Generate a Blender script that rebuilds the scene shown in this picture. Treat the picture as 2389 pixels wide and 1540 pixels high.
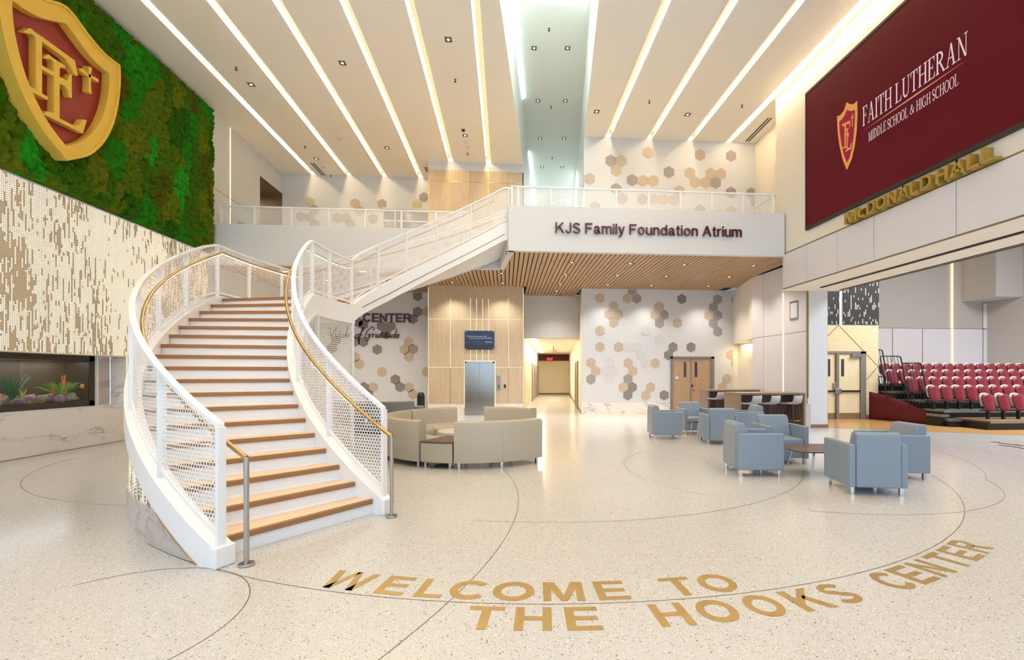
import bpy, bmesh, math, random
import numpy as np
from mathutils import Vector, Matrix
random.seed(7)
sc = bpy.context.scene
COL = sc.collection
for o in list(bpy.data.objects):
    bpy.data.objects.remove(o)

# ------------------------------------------------------------------ camera, world, exposure
F, PX, HZ, EYE = 1060.0, 1260.3, 873.0, 1.6          # focal length (px), principal point x, horizon row, eye height
YAW = math.atan((PX - 1180.0) / F)
CA, SA = math.cos(YAW), math.sin(YAW)
cam = bpy.data.cameras.new('camera')
camo = bpy.data.objects.new('camera', cam)
COL.objects.link(camo)
camo.location = (0, 0, EYE)
camo.rotation_euler = (math.pi / 2, 0, -YAW)
cam.sensor_width = 36.0
cam.lens = F / 2389.0 * 36.0
cam.shift_x = (1194.5 - PX) / 2389.0
cam.shift_y = (HZ - 770.0) / 2389.0
cam.clip_end = 200
sc.camera = camo
sc.view_settings.view_transform = 'Standard'
sc.view_settings.look = 'None'
sc.view_settings.gamma = 1.0
sc.view_settings.use_curve_mapping = False
sc.view_settings.exposure = 0.5
wd = bpy.data.worlds.new('daylight')
sc.world = wd
wd.use_nodes = True
bg = wd.node_tree.nodes['Background']
bg.inputs[0].default_value = (0.64, 0.82, 1.0, 1)     # daylight through the open glazed entrance side
bg.inputs[1].default_value = 1.3
COVE = 42.0                                            # ceiling cove strips
def area_light(name, loc, rot, sx, sy, power, col=(1, .8, .55)):
    l = bpy.data.lights.new(name, 'AREA'); l.shape = 'RECTANGLE'; l.size = sx; l.size_y = sy
    l.energy = power; l.color = col
    o = bpy.data.objects.new(name, l); COL.objects.link(o); o.location = loc; o.rotation_euler = rot
    return o

# ------------------------------------------------------------------ rays of the photograph -> points on real planes
def ray(x, y):
    a = (x - PX) / F
    return (CA * a + SA, -SA * a + CA, (HZ - y) / F)
def atz(x, y, z):
    d = ray(x, y); t = (z - EYE) / d[2]; return Vector((d[0] * t, d[1] * t, z))
def aty(x, y, Y):
    d = ray(x, y); t = Y / d[1]; return Vector((d[0] * t, Y, EYE + d[2] * t))
def atx(x, y, X):
    d = ray(x, y); t = X / d[0]; return Vector((X, d[1] * t, EYE + d[2] * t))

# ------------------------------------------------------------------ object helpers
BASE = {}
def tag(o, label=None, cat=None, group=None, kind=None):
    if label: o['label'] = label
    if cat: o['category'] = cat
    if group: o['group'] = group
    if kind: o['kind'] = kind
    return o
def thing(name, label, cat, loc=(0, 0, 0), rz=0.0, group=None):
    o = bpy.data.objects.new(name, None); COL.objects.link(o)
    o.empty_display_size = .1
    o.location = loc; o.rotation_euler = (0, 0, rz)
    BASE[o.name] = Matrix.Translation(Vector(loc)) @ Matrix.Rotation(rz, 4, 'Z')
    return tag(o, label, cat, group)
class MB:
    def __init__(s):
        s.v = []; s.f = []; s.uv = []; s.has = False
    def add(s, vs, fs, uvs=None):
        n = len(s.v); s.v += [tuple(p) for p in vs]
        for i, f in enumerate(fs):
            s.f.append([k + n for k in f])
            if uvs: s.uv.append(uvs[i]); s.has = True
            else: s.uv.append(None)
        return s
    def box(s, x0, x1, y0, y1, z0, z1):
        return s.add([(x0, y0, z0), (x1, y0, z0), (x1, y1, z0), (x0, y1, z0), (x0, y0, z1), (x1, y0, z1), (x1, y1, z1), (x0, y1, z1)],
                     [(3, 2, 1, 0), (4, 5, 6, 7), (0, 1, 5, 4), (1, 2, 6, 5), (2, 3, 7, 6), (3, 0, 4, 7)])
    def obox(s, c, a, b, h0, h1):        # oriented box: centre xy, half vectors a, b (2-D), z range
        c = Vector(c[:2]); a = Vector(a); b = Vector(b)
        p = [c - a - b, c + a - b, c + a + b, c - a + b]
        if a.x * b.y - a.y * b.x < 0: p.reverse()
        return s.prism([(q.x, q.y) for q in p], h0, h1)
    def prism(s, poly, z0, z1):          # plan polygon between two heights (numbers or per-vertex lists)
        n = len(poly)
        Z0 = z0 if hasattr(z0, '__len__') else [z0] * n
        Z1 = z1 if hasattr(z1, '__len__') else [z1] * n
        vs = [(p[0], p[1], Z0[i]) for i, p in enumerate(poly)] + [(p[0], p[1], Z1[i]) for i, p in enumerate(poly)]
        fs = [tuple(range(n - 1, -1, -1)), tuple(range(n, 2 * n))] + [(i, (i + 1) % n, n + (i + 1) % n, n + i) for i in range(n)]
        return s.add(vs, fs)
    def quad(s, a, b, c, d, uv=None):
        return s.add([a, b, c, d], [(0, 1, 2, 3)], [uv] if uv else None)
    def slab(s, poly3, off):             # 3-D polygon extruded by a vector
        off = Vector(off); n = len(poly3)
        vs = [Vector(p) for p in poly3] + [Vector(p) + off for p in poly3]
        fs = [tuple(range(n - 1, -1, -1)), tuple(range(n, 2 * n))] + [(i, (i + 1) % n, n + (i + 1) % n, n + i) for i in range(n)]
        return s.add(vs, fs)
    def tube(s, pts, r, n=8, cap=True):
        pts = [Vector(p) for p in pts]; N = len(pts); vs = []; up = None
        for i, p in enumerate(pts):
            d = (pts[min(i + 1, N - 1)] - pts[max(i - 1, 0)]).normalized()
            if up is None: up = Vector((0, 0, 1)) if abs(d.z) < .9 else Vector((1, 0, 0))
            x = up.cross(d)
            if x.length < 1e-4: x = Vector((1, 0, 0)).cross(d)
            x.normalize(); y = d.cross(x); up = y
            rr = r[i] if hasattr(r, '__len__') else r
            vs += [p + rr * (math.cos(2 * math.pi * k / n) * x + math.sin(2 * math.pi * k / n) * y) for k in range(n)]
        fs = [(i * n + k, i * n + (k + 1) % n, (i + 1) * n + (k + 1) % n, (i + 1) * n + k) for i in range(N - 1) for k in range(n)]
        if cap: fs += [tuple(range(n - 1, -1, -1)), tuple(range((N - 1) * n, N * n))]
        return s.add(vs, fs)
    def cyl(s, c, r, z0, z1, n=24, r1=None):
        r1 = r if r1 is None else r1
        vs = [(c[0] + r * math.cos(2 * math.pi * k / n), c[1] + r * math.sin(2 * math.pi * k / n), z0) for k in range(n)]
        vs += [(c[0] + r1 * math.cos(2 * math.pi * k / n), c[1] + r1 * math.sin(2 * math.pi * k / n), z1) for k in range(n)]
        fs = [tuple(range(n - 1, -1, -1)), tuple(range(n, 2 * n))] + [(k, (k + 1) % n, n + (k + 1) % n, n + k) for k in range(n)]
        return s.add(vs, fs)
    def grid(s, rows, uvs=None):         # rows of points -> quads
        m = len(rows[0]); vs = [p for r in rows for p in r]; fs = []; U = []
        for i in range(len(rows) - 1):
            for j in range(m - 1):
                fs.append((i * m + j, i * m + j + 1, (i + 1) * m + j + 1, (i + 1) * m + j))
                if uvs: U.append([uvs[i][j], uvs[i][j + 1], uvs[i + 1][j + 1], uvs[i + 1][j]])
        return s.add(vs, fs, U if uvs else None)
    def sweep(s, path, z0, z1, r0, r1):  # curved wall: path = list of (fn radius->xy); z lists
        n = len(path); vs = []
        for i, p in enumerate(path):
            a, b = p(r0), p(r1)
            vs += [(a[0], a[1], z0[i]), (b[0], b[1], z0[i]), (b[0], b[1], z1[i]), (a[0], a[1], z1[i])]
        fs = []
        for i in range(n - 1):
            for k in range(4):
                fs.append((i * 4 + k, i * 4 + (k + 1) % 4, (i + 1) * 4 + (k + 1) % 4, (i + 1) * 4 + k))
        fs += [(3, 2, 1, 0), tuple((n - 1) * 4 + k for k in range(4))]
        return s.add(vs, fs)
    def build(s, name, mat, parent=None, world=True, bevel=0.0, seg=2, smooth=None, fix=True):
        me = bpy.data.meshes.new(name)
        V = s.v
        if parent is not None:
            if world:
                inv = BASE[parent.name].inverted(); V = [tuple(inv @ Vector(p)) for p in V]
        me.from_pydata([tuple(p) for p in V], [], s.f)
        if s.has:
            ul = me.uv_layers.new(name='UVMap'); i = 0
            for fi, f in enumerate(s.f):
                for k in range(len(f)):
                    ul.data[i].uv = s.uv[fi][k] if s.uv[fi] else (0, 0)
                    i += 1
        me.validate()
        if fix or bevel:
            bm = bmesh.new(); bm.from_mesh(me)
            if fix: bmesh.ops.recalc_face_normals(bm, faces=bm.faces)
            if bevel:
                es = [e for e in bm.edges if len(e.link_faces) == 2 and e.calc_face_angle(0) > .6]
                bmesh.ops.bevel(bm, geom=es, offset=bevel, segments=seg, profile=.5, affect='EDGES', clamp_overlap=True)
            bm.to_mesh(me); bm.free()
        if smooth is not None or bevel:
            me.shade_smooth()
            me.set_sharp_from_angle(angle=math.radians(smooth if smooth is not None else 50))
        me.materials.append(mat)
        o = bpy.data.objects.new(name, me); COL.objects.link(o)
        if bevel:
            w = o.modifiers.new('wn', 'WEIGHTED_NORMAL'); w.keep_sharp = True
        if parent is not None:
            o.parent = parent; BASE[o.name] = BASE[parent.name]
        else:
            BASE[o.name] = Matrix.Identity(4)
        return o
def struct(name, mb, mat, **k):
    o = mb.build(name, mat, **k); o['kind'] = 'structure'; return o
def copy_tree(o, parent=None):
    c = o.copy(); COL.objects.link(c)
    if parent is not None: c.parent = parent
    for ch in list(o.children): copy_tree(ch, c)
    return c
def B(*a): return MB().box(*a)

# ------------------------------------------------------------------ materials
def srgb(r, g, b):
    return tuple(((c / 255) / 12.92 if c / 255 <= .04045 else ((c / 255 + .055) / 1.055) ** 2.4) for c in (r, g, b))
class NT:
    def __init__(s, name):
        s.m = bpy.data.materials.new(name); s.m.use_nodes = True
        s.t = s.m.node_tree; s.n = s.t.nodes; s.b = s.n['Principled BSDF']; s.o = s.n['Material Output']
    def node(s, typ, **k):
        n = s.n.new(typ)
        for a, v in k.items(): setattr(n, a, v)
        return n
    def set(s, n, i, v):
        if hasattr(v, 'is_linked') or isinstance(v, bpy.types.NodeSocket): s.t.links.new(v, n.inputs[i])
        elif isinstance(v, tuple) and len(v) == 3 and n.inputs[i].type == 'RGBA': n.inputs[i].default_value = (*v, 1)
        else: n.inputs[i].default_value = v
    def math(s, op, a, b=0.0, c=None, clamp=False):
        n = s.node('ShaderNodeMath', operation=op); n.use_clamp = clamp
        s.set(n, 0, a); s.set(n, 1, b)
        if c is not None: s.set(n, 2, c)
        return n.outputs[0]
    def vmath(s, op, a, b=(0, 0, 0)):
        n = s.node('ShaderNodeVectorMath', operation=op); s.set(n, 0, a)
        if isinstance(b, bpy.types.NodeSocket): s.t.links.new(b, n.inputs[1])
        else: n.inputs[1].default_value = b
        return n.outputs[0]
    def mix(s, f, a, b):
        n = s.node('ShaderNodeMix', data_type='RGBA')
        s.set(n, 0, f); s.set(n, 6, a); s.set(n, 7, b)
        return n.outputs[2]
    def ramp(s, f, stops, interp='LINEAR'):
        n = s.node('ShaderNodeValToRGB'); cr = n.color_ramp; cr.interpolation = interp
        while len(cr.elements) > 1: cr.elements.remove(cr.elements[-1])
        cr.elements[0].position = stops[0][0]; cr.elements[0].color = (*stops[0][1], 1)
        for p, c in stops[1:]:
            e = cr.elements.new(p); e.color = (*c, 1)
        s.set(n, 0, f); return n.outputs[0]
    def obj(s): return s.node('ShaderNodeTexCoord').outputs['Object']
    def pos(s): return s.node('ShaderNodeNewGeometry').outputs['Position']
    def uv(s): return s.node('ShaderNodeTexCoord').outputs['UV']
    def scale(s, v, sx, sy, sz): return s.vmath('MULTIPLY', v, (sx, sy, sz))
    def noise(s, v, sc=1.0, det=3.0, rough=.5, dist=0.0):
        n = s.node('ShaderNodeTexNoise'); s.set(n, 'Vector', v)
        n.inputs['Scale'].default_value = sc; n.inputs['Detail'].default_value = det
        n.inputs['Roughness'].default_value = rough; n.inputs['Distortion'].default_value = dist
        return n.outputs[0]
    def voro(s, v, sc=1.0, feat='F1', rnd=1.0):
        n = s.node('ShaderNodeTexVoronoi', feature=feat); s.set(n, 'Vector', v)
        n.inputs['Scale'].default_value = sc; n.inputs['Randomness'].default_value = rnd
        return n
    def bump(s, h, st=.2, d=.01):
        n = s.node('ShaderNodeBump'); s.set(n, 'Height', h); n.inputs['Strength'].default_value = st; n.inputs['Distance'].default_value = d
        s.t.links.new(n.outputs[0], s.b.inputs['Normal'])
    def base(s, col, rough=.5, metal=0.0, spec=.5):
        s.set(s.b, 'Base Color', col); s.set(s.b, 'Roughness', rough); s.set(s.b, 'Metallic', metal); s.set(s.b, 'Specular IOR Level', spec)
        return s
def plain(name, rgb, rough=.5, metal=0.0, spec=.5, var=.04, nscale=6.0, bump=0.0, bscale=200.0):
    t = NT(name); c = srgb(*rgb); p = t.obj()
    if var:
        n = t.noise(p, nscale, 3)
        col = t.mix(n, tuple(x * (1 - var) for x in c), tuple(min(1, x * (1 + var)) for x in c))
    else: col = c
    t.base(col, rough, metal, spec)
    if bump: t.bump(t.noise(p, bscale, 2), bump, .002)
    return t.m
def emit(name, rgb, strength, lin=False):
    t = NT(name); c = rgb if lin else srgb(*rgb)
    t.base((0, 0, 0), .6); t.b.inputs['Emission Color'].default_value = (*c, 1); t.b.inputs['Emission Strength'].default_value = strength
    return t.m
M = {}
M['white'] = plain('white_paint', (211, 213, 217), .55, var=.01)
M['ceil'] = plain('ceiling_paint', (244, 238, 228), .7, var=.01)
M['lacquer'] = plain('white_lacquer', (236, 236, 238), .3, var=.01)
M['cream'] = plain('cream_paint', (238, 229, 214), .6, var=.02)
M['panelw'] = plain('satin_wall_panel', (226, 221, 224), .35, var=.015)
M['reveal'] = plain('brass_reveal', (150, 128, 84), .4, .7)
M['brass'] = plain('brushed_brass', (178, 152, 104), .3, 1.0, var=.08, nscale=30)
M['inlay'] = plain('floor_brass', (178, 152, 98), .38, .6, var=.14, nscale=8)
M['inlaydark'] = plain('dark_floor_inlay', (84, 66, 40), .4, .3)
M['steel'] = plain('satin_steel', (178, 176, 172), .22, 1.0, var=.05)
M['chrome'] = plain('chrome', (210, 212, 216), .1, 1.0, var=0)
M['black'] = plain('black_metal', (22, 21, 22), .45, var=.1)
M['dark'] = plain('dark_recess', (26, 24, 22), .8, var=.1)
M['goldpaint'] = plain('gold_paint', (226, 186, 74), .5, .05, var=.06, nscale=3, bump=.15, bscale=40)
M['goldletter'] = plain('gold_letter', (168, 138, 56), .42, .2, var=.08)
M['redfield'] = plain('red_enamel', (140, 42, 40), .35, .25, var=.1, nscale=2)
M['maroontext'] = plain('maroon_letter', (86, 34, 40), .4, var=.05)
M['brownnose'] = plain('brown_nosing', (148, 108, 70), .5, var=.05)
M['tread'] = plain('cream_tread', (226, 200, 170), .5, var=.03, bump=.05)
M['hextan'] = plain('tan_hexagon', (190, 176, 156), .75, var=.02, bump=.1)
M['hexgray'] = plain('gray_hexagon', (158, 152, 148), .75, var=.02, bump=.1)
M['hexdark'] = plain('dark_gray_hexagon', (136, 131, 129), .75, var=.02, bump=.1)
M['hexpale'] = plain('pale_hexagon', (205, 206, 209), .7, var=.01)
M['leather_blue'] = plain('blue_gray_vinyl', (127, 141, 158), .42, var=.02, bump=.08, bscale=500)
M['leather_beige'] = plain('beige_vinyl', (170, 163, 147), .42, var=.02, bump=.08, bscale=500)
M['leather_gray'] = plain('gray_vinyl', (122, 122, 120), .5, var=.03)
M['leather_slate'] = plain('slate_vinyl', (96, 106, 116), .5, var=.03)
M['leather_green'] = plain('green_gray_vinyl', (112, 122, 92), .5, var=.03)
M['ottoman'] = plain('pale_gray_vinyl', (198, 194, 188), .5, var=.02)
M['tabledark'] = plain('dark_brown_laminate', (84, 66, 60), .35, var=.06)
M['stoolgray'] = plain('gray_wool', (168, 164, 164), .85, var=.03, bump=.2)
M['legwood'] = plain('dark_walnut', (72, 44, 30), .4, var=.12, nscale=20)
M['maroonseat'] = plain('maroon_plastic', (116, 26, 44), .35, var=.04)
M['seatback'] = plain('pale_plastic', (196, 186, 174), .4, var=.02)
M['alu'] = plain('aluminium', (150, 152, 154), .35, .8, var=.05)
M['cloth'] = plain('maroon_cloth', (104, 26, 36), .8, var=.08, nscale=4)
M['doorframe'] = plain('gray_door_frame', (128, 122, 116), .45, var=.02)
M['basebrown'] = plain('brown_base', (132, 104, 78), .6, var=.03)
M['darkglass'] = plain('dark_glass', (64, 62, 66), .12, 0, .6, var=.05)
M['greenglass'] = plain('sage_wall', (232, 236, 234), .5, var=.02)
M['beigehall'] = plain('beige_hall_paint', (220, 212, 186), .6, var=.02)
M['maroonpaint'] = plain('maroon_paint', (92, 30, 26), .6, var=.03)
M['graygym'] = plain('gray_gym_paint', (190, 184, 178), .6, var=.02)
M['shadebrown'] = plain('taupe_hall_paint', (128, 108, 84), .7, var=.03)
M['led'] = emit('warm_led', (255, 214, 140), 2.2)
M['led_soft'] = emit('soft_led', (255, 236, 190), .95)
M['ledwhite'] = emit('white_led', (255, 236, 205), 5)
M['cove'] = emit('cove_led', (1.0, .745, .44), COVE, lin=True)
M['coveglow'] = emit('cove_housing_glow', (255, 234, 176), .70)  # weak self-glow standing in for lamplight on the cove housing
M['lamp'] = emit('lamp_glow', (255, 216, 160), 6)
M['exit'] = emit('exit_red', (255, 60, 40), 2.2)
M['daylens'] = emit('daylight_lens', (236, 255, 250), 5)
M['coolled'] = emit('cool_led', (236, 255, 246), 12)
M['corrlens'] = emit('corridor_lens', (255, 234, 208), 62)

def wood(name, c1, c2, axis='z', sc=1.0, rough=.45, c3=None):
    t = NT(name); p = t.pos()
    s = {'z': (14, 14, .5), 'x': (.5, 14, 14), 'y': (14, .5, 14)}[axis]
    v = t.scale(p, *[k * sc for k in s])
    n = t.noise(v, 1.6, 5, .6, .6)
    n2 = t.noise(t.scale(p, *[k * sc * 4 for k in s]), 1.5, 2)
    f = t.math('MULTIPLY_ADD', n2, .35, t.math('MULTIPLY', n, .65))
    t.base(t.ramp(f, [(.3, srgb(*c1)), (.5, srgb(*(c3 or [(a + b) / 2 for a, b in zip(c1, c2)]))), (.7, srgb(*c2))]), rough)
    t.bump(f, .06, .002)
    return t.m
M['oak'] = wood('light_oak_veneer', (188, 166, 136), (214, 196, 168))
M['oakside'] = wood('oak_side', (186, 164, 122), (212, 192, 150), 'x')
M['gymoak'] = wood('pale_oak_panel', (214, 196, 156), (232, 216, 178), 'x', .8)
M['slat'] = wood('slat_wood', (166, 134, 100), (196, 162, 124), 'y')
M['dooroak'] = wood('door_oak', (168, 138, 110), (188, 158, 128))
M['gymdoor'] = wood('pale_door', (216, 200, 164), (234, 220, 186))
M['walnutgray'] = wood('gray_walnut', (112, 94, 80), (146, 126, 108), 'z', 1.6)
M['gymfloor'] = wood('maple_floor', (186, 140, 84), (212, 168, 108), 'x', 1.2, .22)

def marble(name, c, vein, sc=1.0, rough=.25):
    t = NT(name); p = t.pos()
    w = t.noise(p, 1.3 * sc, 4, .6)
    n = t.noise(t.vmath('ADD', t.scale(p, .55, .55, 1.5), (3.1, 0, 0)), 1.0 * sc, 7, .6, .7)
    v = t.math('ABSOLUTE', t.math('SUBTRACT', n, .5))
    k = t.math('SUBTRACT', 1.0, t.math('MULTIPLY', v, 40.0), clamp=True)
    k = t.math('MULTIPLY', k, t.math('MULTIPLY', t.math('SUBTRACT', w, .42), 5.0, clamp=True), clamp=True)
    col = t.mix(k, srgb(*c), srgb(*vein))
    big = t.noise(p, .5, 3)
    col = t.mix(t.math('MULTIPLY', big, .35), col, tuple(x * .86 for x in srgb(*c)))
    t.base(col, rough); return t.m
M['divider'] = plain('dark_brass_divider', (112, 98, 78), .5, .2)
M['marble'] = marble('white_marble', (238, 232, 226), (160, 144, 124))
M['marblegray'] = marble('gray_marble', (200, 190, 186), (146, 134, 128), .8)

def terrazzo():
    t = NT('terrazzo'); p = t.pos()
    big = t.noise(p, .35, 2)
    col = t.mix(big, srgb(188, 187, 185), srgb(197, 196, 194))
    for sc, th, c, off in ((92, .90, (150, 138, 120), 0), (70, .90, (172, 156, 132), 3.3), (112, .90, (120, 114, 108), 7.7), (62, .96, (104, 92, 78), 11), (70, .85, (232, 226, 216), 5.1)):
        v = t.voro(t.vmath('ADD', p, (off, off * 1.7, 0)), sc)
        rgb = t.node('ShaderNodeSeparateColor'); t.t.links.new(v.outputs['Color'], rgb.inputs[0])
        keep = t.math('GREATER_THAN', rgb.outputs[0], th)
        near = t.math('LESS_THAN', v.outputs['Distance'], .34)
        col = t.mix(t.math('MULTIPLY', keep, near), col, srgb(*c))
    t.base(col, t.math('MULTIPLY_ADD', t.noise(p, 3, 3), .08, .13), 0, .5)
    return t.m
M['terrazzo'] = terrazzo()

def perforated(name, base, pitch=.042, hole=.365, rough=.4):      # white sheet metal with rows of round holes, UV in metres
    t = NT(name); t.base(srgb(*base), rough)
    uv = t.scale(t.uv(), 1 / pitch, 1 / (pitch * 1.732), 0)
    ds = []
    for off in ((0, 0, 0), (.5, .5, 0)):
        f = t.vmath('SUBTRACT', t.vmath('FRACTION', t.vmath('ADD', uv, off)), (.5, .5, 0))
        f = t.scale(f, 1, 1.732, 0)
        n = t.node('ShaderNodeVectorMath', operation='LENGTH'); t.t.links.new(f, n.inputs[0]); ds.append(n.outputs['Value'])
    d = t.math('MINIMUM', ds[0], ds[1])
    h = t.math('LESS_THAN', d, hole)
    tr = t.node('ShaderNodeBsdfTransparent'); mx = t.node('ShaderNodeMixShader')
    t.t.links.new(h, mx.inputs[0]); t.t.links.new(t.b.outputs[0], mx.inputs[1]); t.t.links.new(tr.outputs[0], mx.inputs[2])
    t.t.links.new(mx.outputs[0], t.o.inputs[0])
    return t.m
M['mesh'] = perforated('perforated_white_metal', (236, 234, 232))
M['meshfine'] = perforated('perforated_screen_metal', (232, 228, 220), .05, .40)

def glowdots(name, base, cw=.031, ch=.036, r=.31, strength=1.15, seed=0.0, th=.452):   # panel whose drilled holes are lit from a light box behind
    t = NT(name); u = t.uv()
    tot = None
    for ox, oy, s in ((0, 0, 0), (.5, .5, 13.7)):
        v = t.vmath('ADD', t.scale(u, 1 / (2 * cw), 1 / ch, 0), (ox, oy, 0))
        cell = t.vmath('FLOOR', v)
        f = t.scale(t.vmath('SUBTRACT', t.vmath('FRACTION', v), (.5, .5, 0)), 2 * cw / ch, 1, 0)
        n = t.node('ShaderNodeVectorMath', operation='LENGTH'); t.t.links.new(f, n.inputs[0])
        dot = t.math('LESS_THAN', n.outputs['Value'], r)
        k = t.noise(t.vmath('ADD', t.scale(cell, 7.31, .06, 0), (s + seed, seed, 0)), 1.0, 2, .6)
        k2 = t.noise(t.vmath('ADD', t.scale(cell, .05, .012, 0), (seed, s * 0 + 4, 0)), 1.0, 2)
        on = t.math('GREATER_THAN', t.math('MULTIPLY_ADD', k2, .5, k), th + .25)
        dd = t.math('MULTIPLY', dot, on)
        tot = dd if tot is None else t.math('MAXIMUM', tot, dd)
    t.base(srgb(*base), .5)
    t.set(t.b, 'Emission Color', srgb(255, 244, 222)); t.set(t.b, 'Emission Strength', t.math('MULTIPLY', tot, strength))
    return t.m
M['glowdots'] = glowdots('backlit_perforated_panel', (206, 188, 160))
M['glowbase'] = glowdots('backlit_perforated_base', (150, 132, 104), .028, .036, .30, 1.6, 5.0, .49)

def moss():
    t = NT('preserved_moss'); p = t.pos()
    w = t.node('ShaderNodeTexNoise'); t.t.links.new(p, w.inputs['Vector']); w.inputs['Scale'].default_value = 3.0; w.inputs['Detail'].default_value = 5
    q = t.vmath('ADD', t.scale(p, 1, 1.5, .8), t.vmath('MULTIPLY', t.vmath('SUBTRACT', w.outputs[1], (.5, .5, .5)), (.7, .7, .7)))
    v = t.voro(q, 1.5); sp = t.node('ShaderNodeSeparateColor'); t.t.links.new(v.outputs['Color'], sp.inputs[0])
    col = t.ramp(sp.outputs[0], [(0, srgb(74, 124, 12)), (.2, srgb(104, 136, 14)), (.38, srgb(50, 116, 12)), (.52, srgb(122, 140, 20)), (.64, srgb(40, 158, 24)), (.74, srgb(100, 104, 14)), (.82, srgb(84, 134, 12)), (.92, srgb(44, 186, 36))], 'CONSTANT')
    fine = t.noise(p, 34, 4, .7)
    tuft = t.voro(p, 9); tc = t.node('ShaderNodeSeparateColor'); t.t.links.new(tuft.outputs['Color'], tc.inputs[0])
    col = t.mix(t.math('MULTIPLY', tc.outputs[0], .42), col, srgb(66, 84, 8))
    col = t.mix(t.math('MULTIPLY', fine, .22), col, srgb(40, 62, 6))
    t.base(col, .95, 0, .1)
    h = t.math('ADD', t.math('MULTIPLY', tuft.outputs['Distance'], -1.2), t.math('MULTIPLY', fine, .8))
    t.bump(h, 1.0, .07)
    return t.m
M['moss'] = moss()
def brushed():
    t = NT('brushed_steel_door'); p = t.pos()
    t.base(srgb(176, 172, 168), t.math('MULTIPLY_ADD', t.noise(t.scale(p, 160, 160, 1.5), 1, 2), .06, .16), 1.0); return t.m
M['brushed'] = brushed()
def nightsky():
    t = NT('night_sky_print'); p = t.pos()
    n = t.noise(t.scale(p, 3, 3, 6), 1, 4)
    t.base(t.mix(n, srgb(26, 32, 56), srgb(44, 70, 112)), .3); return t.m
M['night'] = nightsky()
def slots():   # dark acoustic panel with small vertical slots
    t = NT('slotted_black_panel'); u = t.uv()
    v = t.scale(u, 1 / .055, 1 / .085, 0); cell = t.vmath('FLOOR', v); f = t.vmath('FRACTION', v)
    sp = t.node('ShaderNodeSeparateXYZ'); t.t.links.new(f, sp.inputs[0])
    inx = t.math('LESS_THAN', t.math('ABSOLUTE', t.math('SUBTRACT', sp.outputs[0], .5)), .3)
    k = t.noise(t.scale(cell, .9, .31, 0), 1, 1)
    on = t.math('MULTIPLY', inx, t.math('GREATER_THAN', k, .60))
    t.base(t.mix(on, srgb(40, 38, 38), srgb(190, 188, 184)), .6); return t.m
M['slots'] = slots()
def screen():
    t = NT('led_display_maroon'); t.base((0.01, .002, .003), .6, 0, .08)
    t.b.inputs['Emission Color'].default_value = (*srgb(92, 16, 24), 1); t.b.inputs['Emission Strength'].default_value = .62; return t.m
M['screen'] = screen()
def disp(name, rgb, s=.66):
    t = NT(name); t.base((0.02, .02, .02), .6, 0, .08); t.b.inputs['Emission Color'].default_value = (*srgb(*rgb), 1); t.b.inputs['Emission Strength'].default_value = s; return t.m
M['d_white'] = disp('display_pale_pink', (226, 204, 206)); M['d_gold'] = disp('display_gold', (220, 150, 74)); M['d_red'] = disp('display_crimson', (152, 8, 48)); M['d_tan'] = disp('display_tan', (206, 160, 122))
def glassmat():
    t = NT('clear_glass'); t.base((1, 1, 1), .02); t.b.inputs['Transmission Weight'].default_value = 1.0; t.b.inputs['IOR'].default_value = 1.0
    g = t.node('ShaderNodeBsdfGlossy'); g.inputs['Roughness'].default_value = .03
    tr = t.node('ShaderNodeBsdfTransparent'); tr.inputs[0].default_value = (.96, .97, .96, 1)
    mx = t.node('ShaderNodeMixShader'); mx.inputs[0].default_value = .05
    t.t.links.new(tr.outputs[0], mx.inputs[1]); t.t.links.new(g.outputs[0], mx.inputs[2]); t.t.links.new(mx.outputs[0], t.o.inputs[0])
    return t.m
M['glass'] = glassmat()
# ------------------------------------------------------------------ main dimensions (metres)
XL, XR = -9.2, 8.1            # left wall, right wall and bulkhead face
YB, YK = 14.85, 12.6          # balcony fascia, bridge fascia
ZS, ZF, ZT, ZC = 5.05, 5.8, 6.28, 9.87
YLW, YT, YRL, YRU = 19.5, 17.9, 18.1, 15.65
TX0, TX1 = -3.0, .69          # elevator tower
Y0 = -2.2                     # open glazed side, behind the camera
DC = Vector((.111, .9938, 0)) # direction of the far corridor and of the roof trough

# ------------------------------------------------------------------ floor
fl = MB().quad((XL - .6, Y0, 0), (22, Y0, 0), (22, 45, 0), (XL - .6, 45, 0))
floor = struct('floor', fl, M['terrazzo'])
gf0, gf1 = atz(1894, 996, 0), atz(2389, 1016, 0)
dd = gf1 - gf0
g0 = gf0 - dd * .02; g1 = gf0 + dd * 2.2
struct('floor_gym', MB().add([(g0.x, g0.y, .003), (g1.x, g1.y, .003), (24, 24, .003), (9.8, 24, .003)], [(0, 1, 2, 3)]), M['gymfloor'])

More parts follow.
